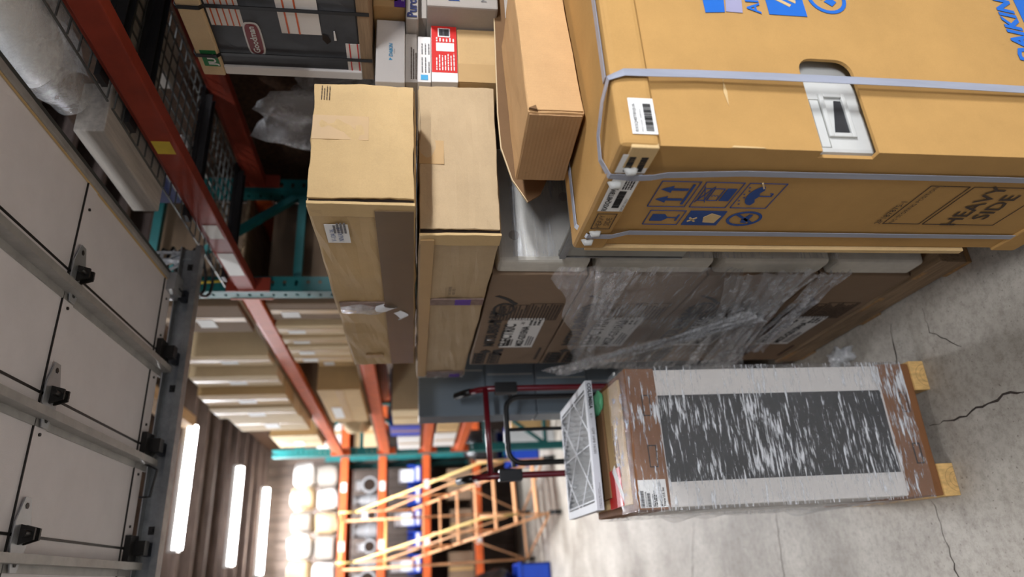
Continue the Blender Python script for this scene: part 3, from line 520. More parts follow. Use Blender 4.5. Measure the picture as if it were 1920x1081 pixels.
def ring(o, ax, cx, cy, r0x, r0y, wd, mat, name, par, t=.0009):
    mb = MB(); n = 24
    for i in range(n):
        a, b = 2*math.pi*i/n, 2*math.pi*(i+1)/n
        mb.prism([(cx+(r0x-wd)*math.cos(a), cy+(r0y-wd)*math.sin(a)), (cx+r0x*math.cos(a), cy+r0y*math.sin(a)), (cx+r0x*math.cos(b), cy+r0y*math.sin(b)), (cx+(r0x-wd)*math.cos(b), cy+(r0y-wd)*math.sin(b))], o, *ax, t)
    return mb.build(name, mat, par)
ring((X0, y1, .826), LFT, .029, .04, .03, .038, .006, 'ink_blue', 'no_step_symbol', DK); MB().prism([(.01, .018), (.014, .013), (.048, .06), (.044, .065)], (X0, y1, .826), *LFT, .0009).prism([(.012, .03), (.045, .028), (.046, .036), (.024, .044), (.014, .042)], (X0, y1, .826), *LFT, .0009).build('no_step_bar', 'ink_blue', DK)
mb = MB(); frame_mb(mb, (X0, .252, .452), LFT, 0, .152, 0, .088, .0014); mb.build('print_frame', 'ink_brown', DK); text(DK, 'NG STORING POSITION', (X0, .248, .52), LFT, .0135, 'ink_brown'); text(DK, '2P187875-1', (X0, .252, .548), LFT, .02, 'ink_brown')
mb = MB(); frame_mb(mb, (X0, .252, .268), LFT, 0, .152, 0, .176, .0014); mb.build('print_frame', 'ink_brown', DK); text(DK, 'HEAVY\nSIDE', (X0, .176, .365), LFT, .052, 'ink_brown', align='CENTER', bold=.0006)
sticker(DK, (-.0088, .27, .15), LFT, 0, .06, 0, .022)
MB().bar((-.002, .105, .893), (-.002, .122, .882), .003, .003, (1, 0, 0)).build('splinter', 'card_cream', DK)
# prints on the front
FO = (0, -.0008, 0)
MB().prism([(.312, .995), (.40, .995), (.40, .945), (.316, .955)], FO, *FRT, .0009).build('logo_triangle', 'logo_blue', DK); MB().prism([(.318, .952), (.40, .94), (.42, .905), (.317, .918)], FO, *FRT, .0009).build('logo_stripe', 'lavender', DK)
text(DK, 'AIR CONDITIONER', (.318, -.0008, .879), FRT, .04, 'logo_blue', bold=.0006)
MB().rect(FO, *FRT, .318, .4, .782, .862).build('glove_symbol', 'logo_blue', DK); MB().prism([(.35, .8), (.358, .798), (.385, .846), (.379, .851)], (0, -.0016, 0), *FRT, .0008).prism([(.34, .815), (.346, .81), (.372, .852), (.366, .856)], (0, -.0016, 0), *FRT, .0008).build('hand_print', 'card_edge', DK)
ring(FO, FRT, .372, .727, .042, .042, .008, 'logo_blue', 'recycle_ring', DK); MB().prism([(.35, .72), (.362, .735), (.375, .72), (.362, .708)], FO, *FRT, .0009).prism([(.366, .74), (.378, .752), (.39, .74), (.378, .725)], FO, *FRT, .0009).build('recycle_mark', 'logo_blue', DK)
text(DK, 'DAIKIN AIR CONDITIONER', (.228, -.0008, .30), FRT, .052, 'logo_blue', bold=.002, italic=.2); MB().rect(FO, *FRT, .3, .8, .2, .285).build('blue_block', 'logo_blue', DK)
MB().prism([(0, 0), (.03, .004), (.06, 0), (.03, -.003)], (.09, -.001, .992), *FRT, .001).build('edge_tear', 'card_edge', DK); MB().prism([(0, 0), (.002, .004), (.004, .06), (0, .065)], (.0, -.001, .94), *FRT, .001).build('edge_tear', 'card_edge', DK)
sk = thing('wooden_skid', 'low dark wooden skid under the large strapped carton', 'skid', (.67, .9, 0))
for y in (.01, .27): MB().box(0, .92, y, y+.08, 0, .09).build('skid_rail', 'wood_x', sk, bevel=.003)
for x in (.02, .42, .82): MB().box(x, x+.09, 0, .36, .09, .11).build('skid_board', 'wood_y', sk, bevel=.002)

# ------------------------------------------------------------------ carton on the strapped one, tray, upright flap
C = thing('ribbed_carton', 'tan carton with ribbed end lying on top of the strapped carton', 'carton', (.83, 1.034, 1.2165), 8)
MB().box(0, .44, 0, .2, 0, .112).build('body', 'card_c', C, bevel=.004, jit=.0018, cuts=6)
MB().box(.004, .44, -.003, 0, .002, .111).build('side_flap', 'card_c', C, bevel=.001, jit=.001, cuts=4); MB().box(-.004, 0, .004, .196, .003, .109).build('end_flap', 'card_rib', C, bevel=.001, jit=.0012, cuts=5)
MB().prism([(0, 0), (.012, .002), (.004, .016)], (.0, -.0035, .095), *FRT, .004).build('torn_corner', 'card_dark', C)
t = thing('metal_tray', 'grey folded sheet-metal tray wedged behind the strapped carton', 'tray', (.735, 1.29, .86), 0)
MB().box(0, .8, 0, .006, 0, .33).box(0, .8, .0, .04, .324, .33).box(0, .006, 0, .18, 0, .33).build('sheet', 'metal_grey', t, bevel=.001); MB().box(-.004, .0, .0, .19, .31, .325).box(-.001, .02, .185, .19, 0, .325).build('folded_rim', 'galv', t); MB().box(.01, .4, .02, .18, .002, .25).build('dark_insert', 'navy', t)
for x in (.03, .38): MB().box(x, x+.03, .02, .05, -.86, 0).build('leg', 'steel_dark', t)
t = thing('upright_flap', 'torn upright carton board behind the ribbed carton, bare flute edge on top', 'carton flap', (0, 1.325, 0))
FL = [(.80, 1.285), (.86, 1.318), (.95, 1.34), (1.05, 1.343), (1.6, 1.332), (1.6, 1.195), (1.15, 1.195), (.95, 1.195), (.82, 1.255)]
MB().prism(FL, (0, 0, 0), *FRT, .005).build('board', 'card_dark', t); mb = MB()
for a, b in zip(FL[:4], FL[1:5]): mb.bar((a[0], -.0025, a[1]+.001), (b[0], -.0025, b[1]+.001), .0045, .003)
mb.build('flute_edge', 'card_cream', t)
tag(MB().prism([(1.2, 1.24), (1.5, 1.24), (1.5, 1.33), (1.24, 1.33)], (0, 1.20, 0), *FRT, .001).build('grey_sheet', 'card_grey'), 'grey paper sheet between the flap and the ribbed carton', 'paper')
# small boxes on a tall pair of cartons
zs = 1.33; yf = 1.36
def base_carton(lab, z0, z1):
    t = thing('base_carton', lab, 'carton', (1.215, 1.335, z0)); MB().box(0, .53, 0, 1.36, 0, z1-z0).build('body', 'card_brown', t, bevel=.005); MB().box(-.0012, 0, .01, 1.35, (z1-z0)/2-.025, (z1-z0)/2+.025).build('tape', 'tape_pale', t)
base_carton('lower big brown carton on the floor behind the strapped carton', .001, .664); base_carton('upper big brown carton carrying the small boxes', .666, 1.329)
SM = 'small boxes in the stack'
t = carton('flat_carton', 'open tan carton at the bottom of the small-box stack', (1.178, yf, zs), 0, .18, .3, .105, 'card_tan', group=SM); MB().box(.0, .06, -.001, 0, .0, .105).build('fold_line', 'tape_pale', t)
t = carton('red_box', 'red and white printed box in the small-box stack', (1.172, yf-.004, zs+.106), 0, .186, .26, .068, 'card_white', group=SM, bevel=.002)
MB().box(.03, .186, -.001, 0, .001, .067).build('red_print', 'red', t); O = (0, -.0012, 0); sticker(t, O, FRT, .1, .128, .008, .055); sticker(t, O, FRT, .148, .178, .018, .05); barcode(t, (0, -.0018, 0), FRT, .152, .175, .02, .048, along='y'); fine_print(t, (0, -.0012, 0), FRT, .036, .092, .008, .06, 7, 'paper', .35); fine_print(t, (0, -.0012, 0), FRT, .132, .146, .008, .06, 6, 'paper', .4)
t = carton('text_box', 'white box with columns of small text above the red box', (1.169, yf-.004, zs+.175), 0, .15, .25, .034, 'card_white', group=SM, bevel=.002); fine_print(t, (0, -.0008, 0), FRT, .03, .08, .004, .03, 3, 'ink_grey', .3); fine_print(t, (0, -.0008, 0), FRT, .09, .14, .004, .03, 3, 'ink_grey', .3); sticker(t, (0, -.0008, 0), FRT, .006, .022, .008, .026, 'cyan', 'blue_panel')
t = carton('grey_box', 'slim grey box under the plain white box', (1.168, yf-.002, zs+.21), 0, .16, .25, .03, 'card_grey', group=SM, bevel=.002); fine_print(t, (0, -.0008, 0), FRT, .01, .12, .002, .02, 3, 'ink_brown', .4)
t = carton('white_box', 'plain white box with tiny blue logo on top of the small stack', (1.163, yf-.006, zs+.241), 0, .205, .25, .075, 'card_white', group=SM, bevel=.003); text(t, 'DAIKIN', (.08, -.001, .032), FRT, .013, 'cyan', italic=.2, bold=.0003); MB().prism([(0, 0), (.008, .006), (0, .009)], (.07, -.0008, .032), *FRT, .0008).build('logo_triangle', 'cyan', t); text(t, 'comfort', (.09, -.001, .026), FRT, .005, 'ink_grey')
t = carton('grey_carton', 'grey brand-printed carton at the right of the small-box stack', (1.362, yf-.07, zs), 0, .36, .36, .185, 'card_grey'); tx = text(t, 'DAIKIN', (.045, -.001, .07+.03), FRT, .042, 'navy', bold=.001, italic=.2); MB().prism([(0, 0), (.02, .012), (.0, .03)], (.02, -.0008, .1), *FRT, .0008).build('logo_triangle', 'ink_blue', t); text(t, 'MC8650U5', (.02, -.001, .03), FRT, .022, 'ink_grey')
t = carton('filter_box', 'white filter box with big navy lettering above the grey carton', (1.333, yf-.05, zs+.207), 0, .4, .33, .033, 'card_grey'); text(t, 'Purolator', (.003, -.001, .005), FRT, .034, 'navy', bold=.0012)
MB().box(.035, .36, .03, .3, -.021, 0).build('lower_half', 'card_grey', t)
t = carton('striped_box', 'tan box with a purple stripe under the dark strapped carton', (1.375, yf-.045, zs+.241), 0, .36, .32, .083, 'card_tan'); MB().box(0, .36, -.0008, 0, .0, .028).build('purple_stripe', 'purple', t); MB().box(.02, .05, -.0008, 0, .02, .038).build('tape', 'tape', t); fine_print(t, (0, -.001, 0), FRT, .02, .2, .003, .012, 2, 'paper', .4)
# dark strapped carton on top
G = thing('dark_strapped_carton', 'dark grey strapped carton with a red oval logo under the wire deck', 'carton', (1.25, 1.03, 1.655))
gl, gw, gh = .43, .5, .435
MB().box(.012, gw, .0, gl-.005, .03, gh-.05).build('body', 'goodman', G, bevel=.004, jit=.0015, cuts=5); MB().box(0, gw+.01, -.01, gl, gh-.055, gh).build('lid', 'card_cream', G, bevel=.004, jit=.001, cuts=3); MB().box(.004, gw, gl-.03, gl-.002, .03, gh-.055).build('corner_board', 'card_white', G, bevel=.003)
MB().box(.006, gw, .0, gl-.003, .0, .03).build('base_board', 'wood_y', G, bevel=.002)
for y in (.2, .355): MB().ribbon([(.006, y, 0), (.0055, y, gh-.06), (-.003, y, gh-.05), (-.003, y, gh), (.0, y, gh+.002), (gw, y, gh+.002)], [(0, .005, 0)]*6, .002, [(-1, 0, 0)]*4+[(0, 0, 1)]*2).build('strap', 'strap_black', G)
def gp(y0, y1, z0, z1, mat, n, tt=.001): return MB().box(.012-tt, .0125, y0, y1, z0, z1).build(n, mat, G)
oval = [(.05*math.copysign(abs(math.cos(a))**.5, math.cos(a)), .017*math.copysign(abs(math.sin(a))**.5, math.sin(a))) for a in [i*math.pi/10 for i in range(20)]]
MB().prism([(x*1.1, y*1.25) for x, y in oval], (.0115, .305, .285), *LFT, .001).build('logo_border', 'paper', G); MB().prism(oval, (.0105, .305, .285), *LFT, .001).build('logo_oval', 'red_dark', G); text(G, 'Goodman', (.0095, .305, .278), LFT, .022, 'paper', align='CENTER', bold=.0006)
gp(.12, .265, .30, .375, 'card_white', 'print_panel'); gp(.16, .28, .12, .215, 'card_white', 'print_panel'); gp(.305, .42, .025, .065, 'card_white', 'print_panel')
for k in range(5): gp(.12, .265, .308+k*.014, .311+k*.014, 'orange', 'print_line', .0018)
for k in range(2): gp(.16, .28, .17+k*.026, .174+k*.026, 'orange', 'print_line', .0018); gp(.305, .42, .034+k*.02, .037+k*.02, 'red', 'print_line', .0018)
MB().box(-.0012, 0, .34, .395, gh-.05, gh-.012).build('sticker', 'green', G); text(G, 'JUL', (-.0016, .388, gh-.043), LFT, .026, 'paper', bold=.001)
MB().prism([(0, 0), (.018, .006), (.022, .018), (.006, .02), (-.01, .01)], (.0118, .3, .1), *LFT, .001).build('puncture_hole', 'dark_gap', G)
MB().prism([(0, 0), (.03, .002), (.03, .005), (.0, .006)], (.0118, .295, .085), *LFT, .002).build('torn_edge', 'paper', G)

# ------------------------------------------------------------------ wrapped tall box, feet, filter
Wd, Wl, Wh = .388, .434, .912
Wr = thing('wrapped_carton', 'tall white carton with dark front panel, wrapped in clear film on wooden feet', 'carton', (.144, 1.795, .05), -1.8)
MB().box(.004, Wd-.004, .004, Wl-.004, .06, Wh-.04).build('body', 'card_white', Wr, bevel=.006, jit=.001, cuts=5)
MB().box(.07, .308, .0022, .004, .115, .812).build('dark_panel', 'dark_panel', Wr); MB().prism([(.07, .46), (.165, .52), (.165, .38)], (0, .0022, 0), *FRT, .0006).build('panel_print', 'steel_dark', Wr)
bcap = MB().box(0, Wd, 0, Wl, 0, .108).build('bottom_cap', 'cap_brown', Wr, bevel=.005, jit=.0015, cuts=5); tcap = MB().box(0, Wd, 0, Wl, Wh-.098, Wh-.008).build('top_cap', 'cap_brown', Wr, bevel=.006, jit=.0015, cuts=5)
MB().box(.02, Wd-.02, .05, Wl-.01, Wh-.008, Wh).build('top_sheet', 'card_edge', Wr, bevel=.002, jit=.001, cuts=4)
mb = MB(); frame_mb(mb, (0, -.0006, 0), FRT, .09, .15, .035, .06, .004); mb.build('hand_slot', 'dark_gap', bcap); mb = MB(); frame_mb(mb, (0, -.0006, 0), FRT, .24, .3, .035, .06, .003); mb.build('hand_slot', 'dark_gap', bcap)
for x in (.11, .25): mb = MB(); frame_mb(mb, (0, -.0006, 0), FRT, x, x+.06, Wh-.075, Wh-.05, .003); mb.build('hand_slot', 'dark_gap', tcap)
O = (0, -.001, 0); sticker(Wr, O, FRT, .006, .078, Wh-.088, Wh-.01); O = (0, -.0018, 0)
barcode(Wr, O, FRT, .008, .05, Wh-.022, Wh-.012); barcode(Wr, O, FRT, .008, .045, Wh-.04, Wh-.032); text(Wr, 'R2302207244', (.008, -.0018, Wh-.03), FRT, .007, 'ink'); text(Wr, 'MVC50HS4XA8D\nTrane U.S. Inc', (.008, -.0018, Wh-.072), FRT, .0085, 'ink', bold=.0003); fine_print(Wr, O, FRT, .008, .05, Wh-.058, Wh-.044, 3, 'ink', t=.001)
for i, (x0, x1) in enumerate(((-.002, .088), (.305, Wd+.006))):
    f = MB().box(x0, x1, -.004, Wl+.01, -.0495, -.0005).build('wooden_foot', 'pine_end', Wr, bevel=.002)
    mb = MB()
    for k in range(3): mb.grid(lambda u, v: (x0+(x1-x0)*.5+(.008+.013*k+.0012*v)*math.cos(u*math.pi), -.0046, -.049+(.008+.013*k+.0012*v)*math.sin(u*math.pi)), 10, 1)
    mb.build('growth_rings', 'wood', f)
def wrapf(u, v):
    per = [(0, 0), (Wd, 0), (Wd, Wl), (0, Wl), (0, 0)]; s = u*4; i = min(3, int(s)); k = s-i
    p = Vector((per[i][0]+(per[i+1][0]-per[i][0])*k, per[i][1]+(per[i+1][1]-per[i][1])*k)); c = Vector((Wd/2, Wl/2)); d = (p-c).normalized()
    z = .03+v*(Wh-.04); a = .003+.004*max(0, noise.noise(Vector((u*9, z*60, 3))))+.003*noise.noise(Vector((u*30, z*25, 8)))+(.008*max(0, noise.noise(Vector((u*7, z*9, 1)))) if u > .72 else 0)
    return (p.x+d.x*(a+.003), p.y+d.y*(a+.003), z)
MB().grid(wrapf, 160, 110).build('stretch_wrap', 'wrap_box', Wr, smooth=True)
MB().grid(lambda u, v: (-.004+u*(Wd+.008), -.004+v*.13+.004*noise.noise(Vector((u*20, v*4, 0))), Wh-.012+.016*math.sin(min(1, v*1.6)*1.57)+.005*noise.noise(Vector((u*14, v*9, 4)))), 50, 14).build('wrap_edge', 'wrap_box', Wr, smooth=True)
MB().grid(lambda u, v: (-.006-.03*v*abs(noise.noise(Vector((u*6, 0, 4)))), .02+.3*v, .12+u*.62), 40, 8).build('loose_wrap', 'wrap_bag', Wr, smooth=True)
for (x0, y0, x1, y1) in ((.05, .06, .05, .2), (.09, .06, .09, .2)): pass
fine_print(Wr, (.1, .1, Wh+.0003), ((1, 0, 0), (0, 1, 0)), 0, .16, 0, .06, 3, 'card_brown', .3)
top = .05+Wh
tag(MB().box(.2, .5, 2.0, 2.16, top+.001, top+.009).build('card_sheet', 'card_dark', bevel=.001), 'brown printed cardboard sheet under the pleated filter', 'cardboard')
tag(MB().box(.168, .275, 1.9, 2.03, top+.0012, top+.004).build('red_envelope', 'red', bevel=.0005), 'red folded leaflet on top of the wrapped carton', 'leaflet')
tag(MB().prism([(.175, 1.885), (.19, 1.88), (.285, 1.94), (.27, 1.97)], (0, 0, top+.0042), (1, 0, 0), (0, 1, 0), .0008).build('white_leaflet', 'paper'), 'white leaflet lying over the red leaflet on the wrapped carton', 'leaflet')
bag('green_sleeve', 'crumpled green plastic sleeve at the right end of the filter', (.49, 2.03, top+.001), (.035, .05, .009), 'green_film', .4, 'sleeve', n=(24, 10))
FZ = top+.024
F = thing('air_filter', 'white pleated air filter with lattice face lying on the wrapped carton', 'filter', (.17, 2.03, FZ), -1.5); F.rotation_euler[0] = math.radians(-2.6)
fwid, flen, ft = .395, .495, .021
for nm, b in (('frame_front', (0, fwid, 0, .004)), ('frame_back', (0, fwid, flen-.004, flen)), ('frame_left', (0, .004, .004, flen-.004)), ('frame_right', (fwid-.004, fwid, .004, flen-.004))): MB().box(b[0], b[1], b[2], b[3], 0, ft).build(nm, 'filter_side', F)
mb = MB(); frame_mb(mb, (0, 0, ft), ((1, 0, 0), (0, 1, 0)), 0, fwid, 0, flen, .024, .001); mb.build('face_border', 'filter_white', F)
mb = MB(); n = 46
v = []; st = (fwid-.01)/n
for i in range(n+1): z = .018 if i % 2 else .003; v += [(.005+i*st, .005, z), (.005+i*st, flen-.005, z)]
mb.add(v, [(2*i, 2*i+2, 2*i+3, 2*i+1) for i in range(n)]); mb.build('pleats', 'media', F)
def rib(a, b): MB().bar((a[0], a[1], ft+.0002), (b[0], b[1], ft+.0002), .0065, .0012).build('lattice_rib', 'filter_white', F)
def clip(p, d):
    ts = []
    for ax, lo, hi in ((0, .02, fwid-.02), (1, .02, flen-.02)):
        a, b = (lo-p[ax])/d[ax], (hi-p[ax])/d[ax]; ts.append((min(a, b), max(a, b)))
    t0, t1 = max(ts[0][0], ts[1][0]), min(ts[0][1], ts[1][1])
    if t1 > t0+.03: rib((p[0]+d[0]*t0, p[1]+d[1]*t0), (p[0]+d[0]*t1, p[1]+d[1]*t1))
for k in (-.19, 0, .19):
    clip((fwid/2+k, flen/2), (.55, .83)); clip((fwid/2+k, flen/2), (.55, -.83))
mb = MB()
for i in range(3): mb.box(.03+i*.165, .034+i*.165, .02, flen-.02, ft-.0015, ft-.0003)
mb.build('support_wires', 'filter_white', F)
text(F, 'COLUMBIA', (fwid-.008, -.0012, .0155), ((-1, 0, 0), (0, 0, -1)), .0165, 'ink', bold=.0005); text(F, 'GPF HP8 16201', (.245, -.0012, .015), ((-1, 0, 0), (0, 0, -1)), .0125, 'ink_grey'); text(F, 'fb C', (.29, -.0012, .015), ((-1, 0, 0), (0, 0, -1)), .009, 'ink_grey'); fine_print(F, (.005, 0, .006), FRT, 0, .075, 0, .009, 2, 'ink_grey', .35, .001)

# ------------------------------------------------------------------ hand truck
HT = thing('hand_truck', 'dark red hand truck with black handle hoop behind the filter', 'hand truck', (.535, 2.62, 0))
for s in (-1, 1):
    x = s*.172
    rl = MB().tube([(x, .0, .12), (x, 0, .7), (x, 0, 1.24), (x, .015, 1.285), (x, .045, 1.32)], .0125, 12).build('side_rail', 'truck_red', HT, smooth=True)
    MB().tube([(x, .042, 1.317), (x, .062, 1.337), (x, .11, 1.375)], [.0145, .0155, .0145], 12).build('grip', 'black', rl, smooth=True)
    MB().box(x-.022, x+.022, -.022, .022, 1.135, 1.225).build('clamp', 'black', HT, bevel=.004); MB().cyl((x-s*.03, -.01, 1.165), (x-s*.06, -.01, 1.165), .008, 10).build('clamp_knob', 'black', HT)
    wh = MB().tube([(x+s*.03, .1, .125), (x+s*.08, .1, .125)], .125, 28).build('wheel', 'rubber', HT, bevel=.008); MB().cyl((x+s*.025, .1, .125), (x+s*.086, .1, .125), .06, 20).build('wheel_hub', 'truck_red', wh)
MB().cyl((-.172, 0, 1.255), (.172, 0, 1.262), .0115, 12).build('cross_bar', 'truck_red', HT, smooth=True); MB().cyl((-.172, 0, .62), (.172, 0, .62), .0115, 12).build('cross_bar', 'truck_red', HT); MB().cyl((-.25, .1, .125), (.25, .1, .125), .01, 10).build('axle', 'steel_dark', HT)
cpts = [(-.13, -.02, .2), (-.13, -.02, 1.13)]+[(-.13+.05*(1-math.cos(a*math.pi/12)), -.02, 1.13+.055*math.sin(a*math.pi/12)) for a in range(1, 7)]
cpts += [(-p[0], p[1], p[2]) for p in cpts[::-1]]
MB().tube(cpts, .0105, 12).build('inner_hoop', 'black', HT, smooth=True); MB().cyl((.0, -.02, .25), (.0, -.02, 1.185), .007, 10).build('center_bar', 'black', HT)
MB().box(-.19, .19, -.18, .01, .0, .01).box(-.19, .19, .0, .012, .01, .16).build('toe_plate', 'truck_red', HT, bevel=.003)
# grey cartons behind it
gz = [0, .26, .52, .77, 1.012, 1.235, 1.528]
for i in range(6):
    t = thing('grey_panel_pack', ['lowest grey sheeted pack in the stack behind the hand truck', 'grey sheeted pack, second up behind the hand truck', 'grey sheeted pack, third up behind the hand truck', 'grey sheeted pack, fourth up behind the hand truck', 'grey sheeted pack, second from the top behind the hand truck', 'topmost grey sheeted pack behind the hand truck'][i], 'panel pack', (.655, 2.86, gz[i]), 0, 'grey packs behind the hand truck')
    MB().box(0, .45, 0, .14, .001, gz[i+1]-gz[i]-.001).build('body', 'grey_sheet', t, bevel=.006, jit=.0005, cuts=4); MB().box(.1+.02*i, .104+.02*i, -.0015, 0, .01, gz[i+1]-gz[i]-.01).build('sheet_fold', 'unit_grey', t)

# ------------------------------------------------------------------ goods in the far rack bay
nth = ['first', 'second', 'third', 'fourth', 'fifth', 'sixth', 'seventh']
for i, (y0, y1, x0, hh, m) in enumerate(((2.93, 3.27, 1.2, .38, 'card_brown'), (3.62, 3.80, 1.19, .45, 'card_cream'), (3.9, 4.12, 1.16, .49, 'card_cream'), (4.2, 4.46, 1.13, .52, 'card_tan'), (4.5, 4.78, 1.12, .53, 'card_cream'), (4.82, 5.3, 1.14, .5, 'card_cream'), (5.7, 6.2, 1.18, .38, 'card_cream'))):
    t = carton('tall_carton', 'tall carton on the top shelf, %s past the teal upright' % nth[i], (x0, y0, 2.335), 0, 1.74-x0, y1-y0, hh, m, group='tall cartons on the top shelf', tape='leftv')
    sticker(t, (-.0018, (y1-y0)*.8, hh*.4), LFT, 0, (y1-y0)*.3, 0, hh*.2)
for i, (y0, y1, x0, hh, m) in enumerate(((2.93, 3.13, 1.21, .325, 'card_brown'), (3.19, 3.32, 1.2, .33, 'card_cream'), (3.37, 3.47, 1.2, .33, 'card_cream'), (3.48, 3.63, 1.19, .32, 'card_cream'), (3.64, 3.79, 1.2, .325, 'card_tan'), (3.95, 4.2, 1.3, .25, 'card_tan'), (4.28, 5.2, 1.17, .27, 'card_tan'))):
    t = carton('shelf_carton', 'carton on the middle shelf, %s past the teal upright' % nth[i], (x0, y0, 1.89), 0, 1.74-x0, y1-y0, hh, m, group='cartons on the middle shelf', tape='leftv' if i != 6 else 'left')
    sticker(t, (-.0018, (y1-y0)*.85, hh*.6), LFT, 0, (y1-y0)*.35, 0, hh*.25)
for i, (lab, y0, y1, z, hh, m) in enumerate((('cream sack-like carton on the third shelf of the far bay', 5.0, 5.5, 1.49, .22, 'card_cream'), ('blue carton on the third shelf of the far bay', 5.55, 5.95, 1.49, .25, 'blue_bin'), ('white carton on the third shelf by the far teal upright', 6.0, 6.6, 1.49, .2, 'card_white'), ('blue carton on the lowest shelf of the far bay', 5.0, 5.4, 1.17, .17, 'blue_bin'), ('white carton on the lowest shelf of the far bay', 5.9, 6.5, 1.17, .19, 'card_white'), ('tan carton on the lowest shelf of the far bay', 5.45, 5.85, 1.17, .18, 'card_tan'))):
    carton('shelf_goods', lab, (1.2, y0, z), 0, .5, y1-y0, hh, m, tape='leftv')
bag('sack', 'cream sack slumped on the middle shelf near the far upright', (1.4, 5.75, 1.89), (.2, .3, .14), 'card_cream', .3)
# ------------------------------------------------------------------ back rack
BY = 9.6
r2 = thing('back_rack', 'orange-beamed pallet rack across the back wall', 'rack', (0, 0, 0))
for x in (-1.3, 1.66):
    for y in (BY, BY+.75): MB().box(x-.04, x+.04, y, y+.07, 0, 2.75).build('upright_post', 'teal', r2, bevel=.004)
    for k in range(4): MB().bar((x, BY+.05, .3+k*.6), (x, BY+.75, .75+k*.6), .03, .03).build('brace', 'teal', r2)
for zt3 in (2.535, 2.02, 1.42, .72):
    for y in (BY-.02, BY+.77): MB().box(-1.3, 1.66, y, y+.045, zt3-.1, zt3).build('beam', 'orange', r2, bevel=.004); MB().box(1.7, 2.44, y, y+.045, zt3-.1, zt3).build('beam', 'orange', r2, bevel=.004)
    b = MB().box(-1.28, 2.44, BY+.03, BY+.77, zt3, zt3+.018).build('shelf_deck', 'wood_dark', r2)
    for k in range(3): MB().box(-.3+k*.75, -.18+k*.75, BY-.0215, BY-.02, zt3-.085, zt3-.015).build('shelf_tag', 'paper', r2)
k = 0
for row in range(2):
    for i in range(6):
        x = -.12+i*.315+row*.03
        bag('insulation_bag', '%s bulging cream bag from the right in the %s row on the back rack' % (nth[5-i], ('lower', 'upper')[row]), (x, BY+.3, 2.555+row*.33), (.13+.02*((i*7+row*3) % 3)/2, .25, .145+.01*((i+row) % 2)), ('card_cream', 'card_grey', 'card_white')[(i*2+row) % 3], .14, n=(24, 16), sq=.42)['group'] = 'cream bags on the back rack'
for i in range(9):
    x = -.3+i*.2; r = .07+.02*(i % 3)
    t = thing('duct_fitting', '%s galvanised round duct fitting from the left on the back rack' % ('first second third fourth fifth sixth seventh eighth ninth'.split()[i]), 'duct fitting', (x, BY+.2, 2.04), group='duct fittings on the back rack')
    if i % 2: MB().tube([(0, 0, 0), (0, 0, .12), (0, 0, .14), (0, 0, .3)], [r, r, r*.8, r*.8], 18).build('body', 'zinc', t, smooth=False)
    else: MB().tube([(0, -.1, r), (0, .1, r)], r, 20).build('body', 'zinc', t); MB().tube([(0, -.104, r), (0, -.099, r)], r*.75, 20).build('opening', 'dark_gap', t)
    MB().box(-r*.6, r*.6, -.02, .05, (.3 if i % 2 else 2*r), (.33 if i % 2 else 2*r+.08)).build('collar', 'white_plastic', t, bevel=.004)
for i in range(7):
    x = -.45+i*.29
    t = thing('blue_bin', '%s blue plastic bin from the left on the back rack' % nth[i], 'bin', (x, BY+.02, 1.44), group='blue bins on the back rack')
    MB().box(0, .24, 0, .5, 0, .01).box(0, .24, 0, .01, 0, .1).box(0, .01, 0, .5, 0, .19).box(.23, .24, 0, .5, 0, .19).box(0, .24, .49, .5, 0, .19).build('shell', 'blue_bin', t); MB().box(.03, .21, -.0015, 0, .03, .07).build('label_card', 'paper', t)
    if i % 2 == 0: tag(MB().box(x+.03, x+.2, BY+.12, BY+.42, 1.452, 1.452+.3+.05*(i % 3)).build('white_box', 'white_plastic', bevel=.01), 'white box standing in the %s blue bin from the left' % nth[i], 'box')
for i in range(4): carton('low_carton', 'tan carton on the lowest back shelf, %s from the left' % nth[i], (-.6+i*.55, BY+.1, .74), 0, .42, .5, .3+.04*(i % 2), 'card_brown', group='cartons on the lowest back shelf', tape='front')
for i in range(3): carton('corner_carton', ('white carton on the upper back shelf right of the post', 'cream carton on the second back shelf right of the post', 'blue carton on the third back shelf right of the post')[i], (1.78, BY+.1, (2.555, 2.04, 1.44)[i]), 0, .5, .5, .33, ('card_white', 'card_cream', 'blue_bin')[i], tape='front')
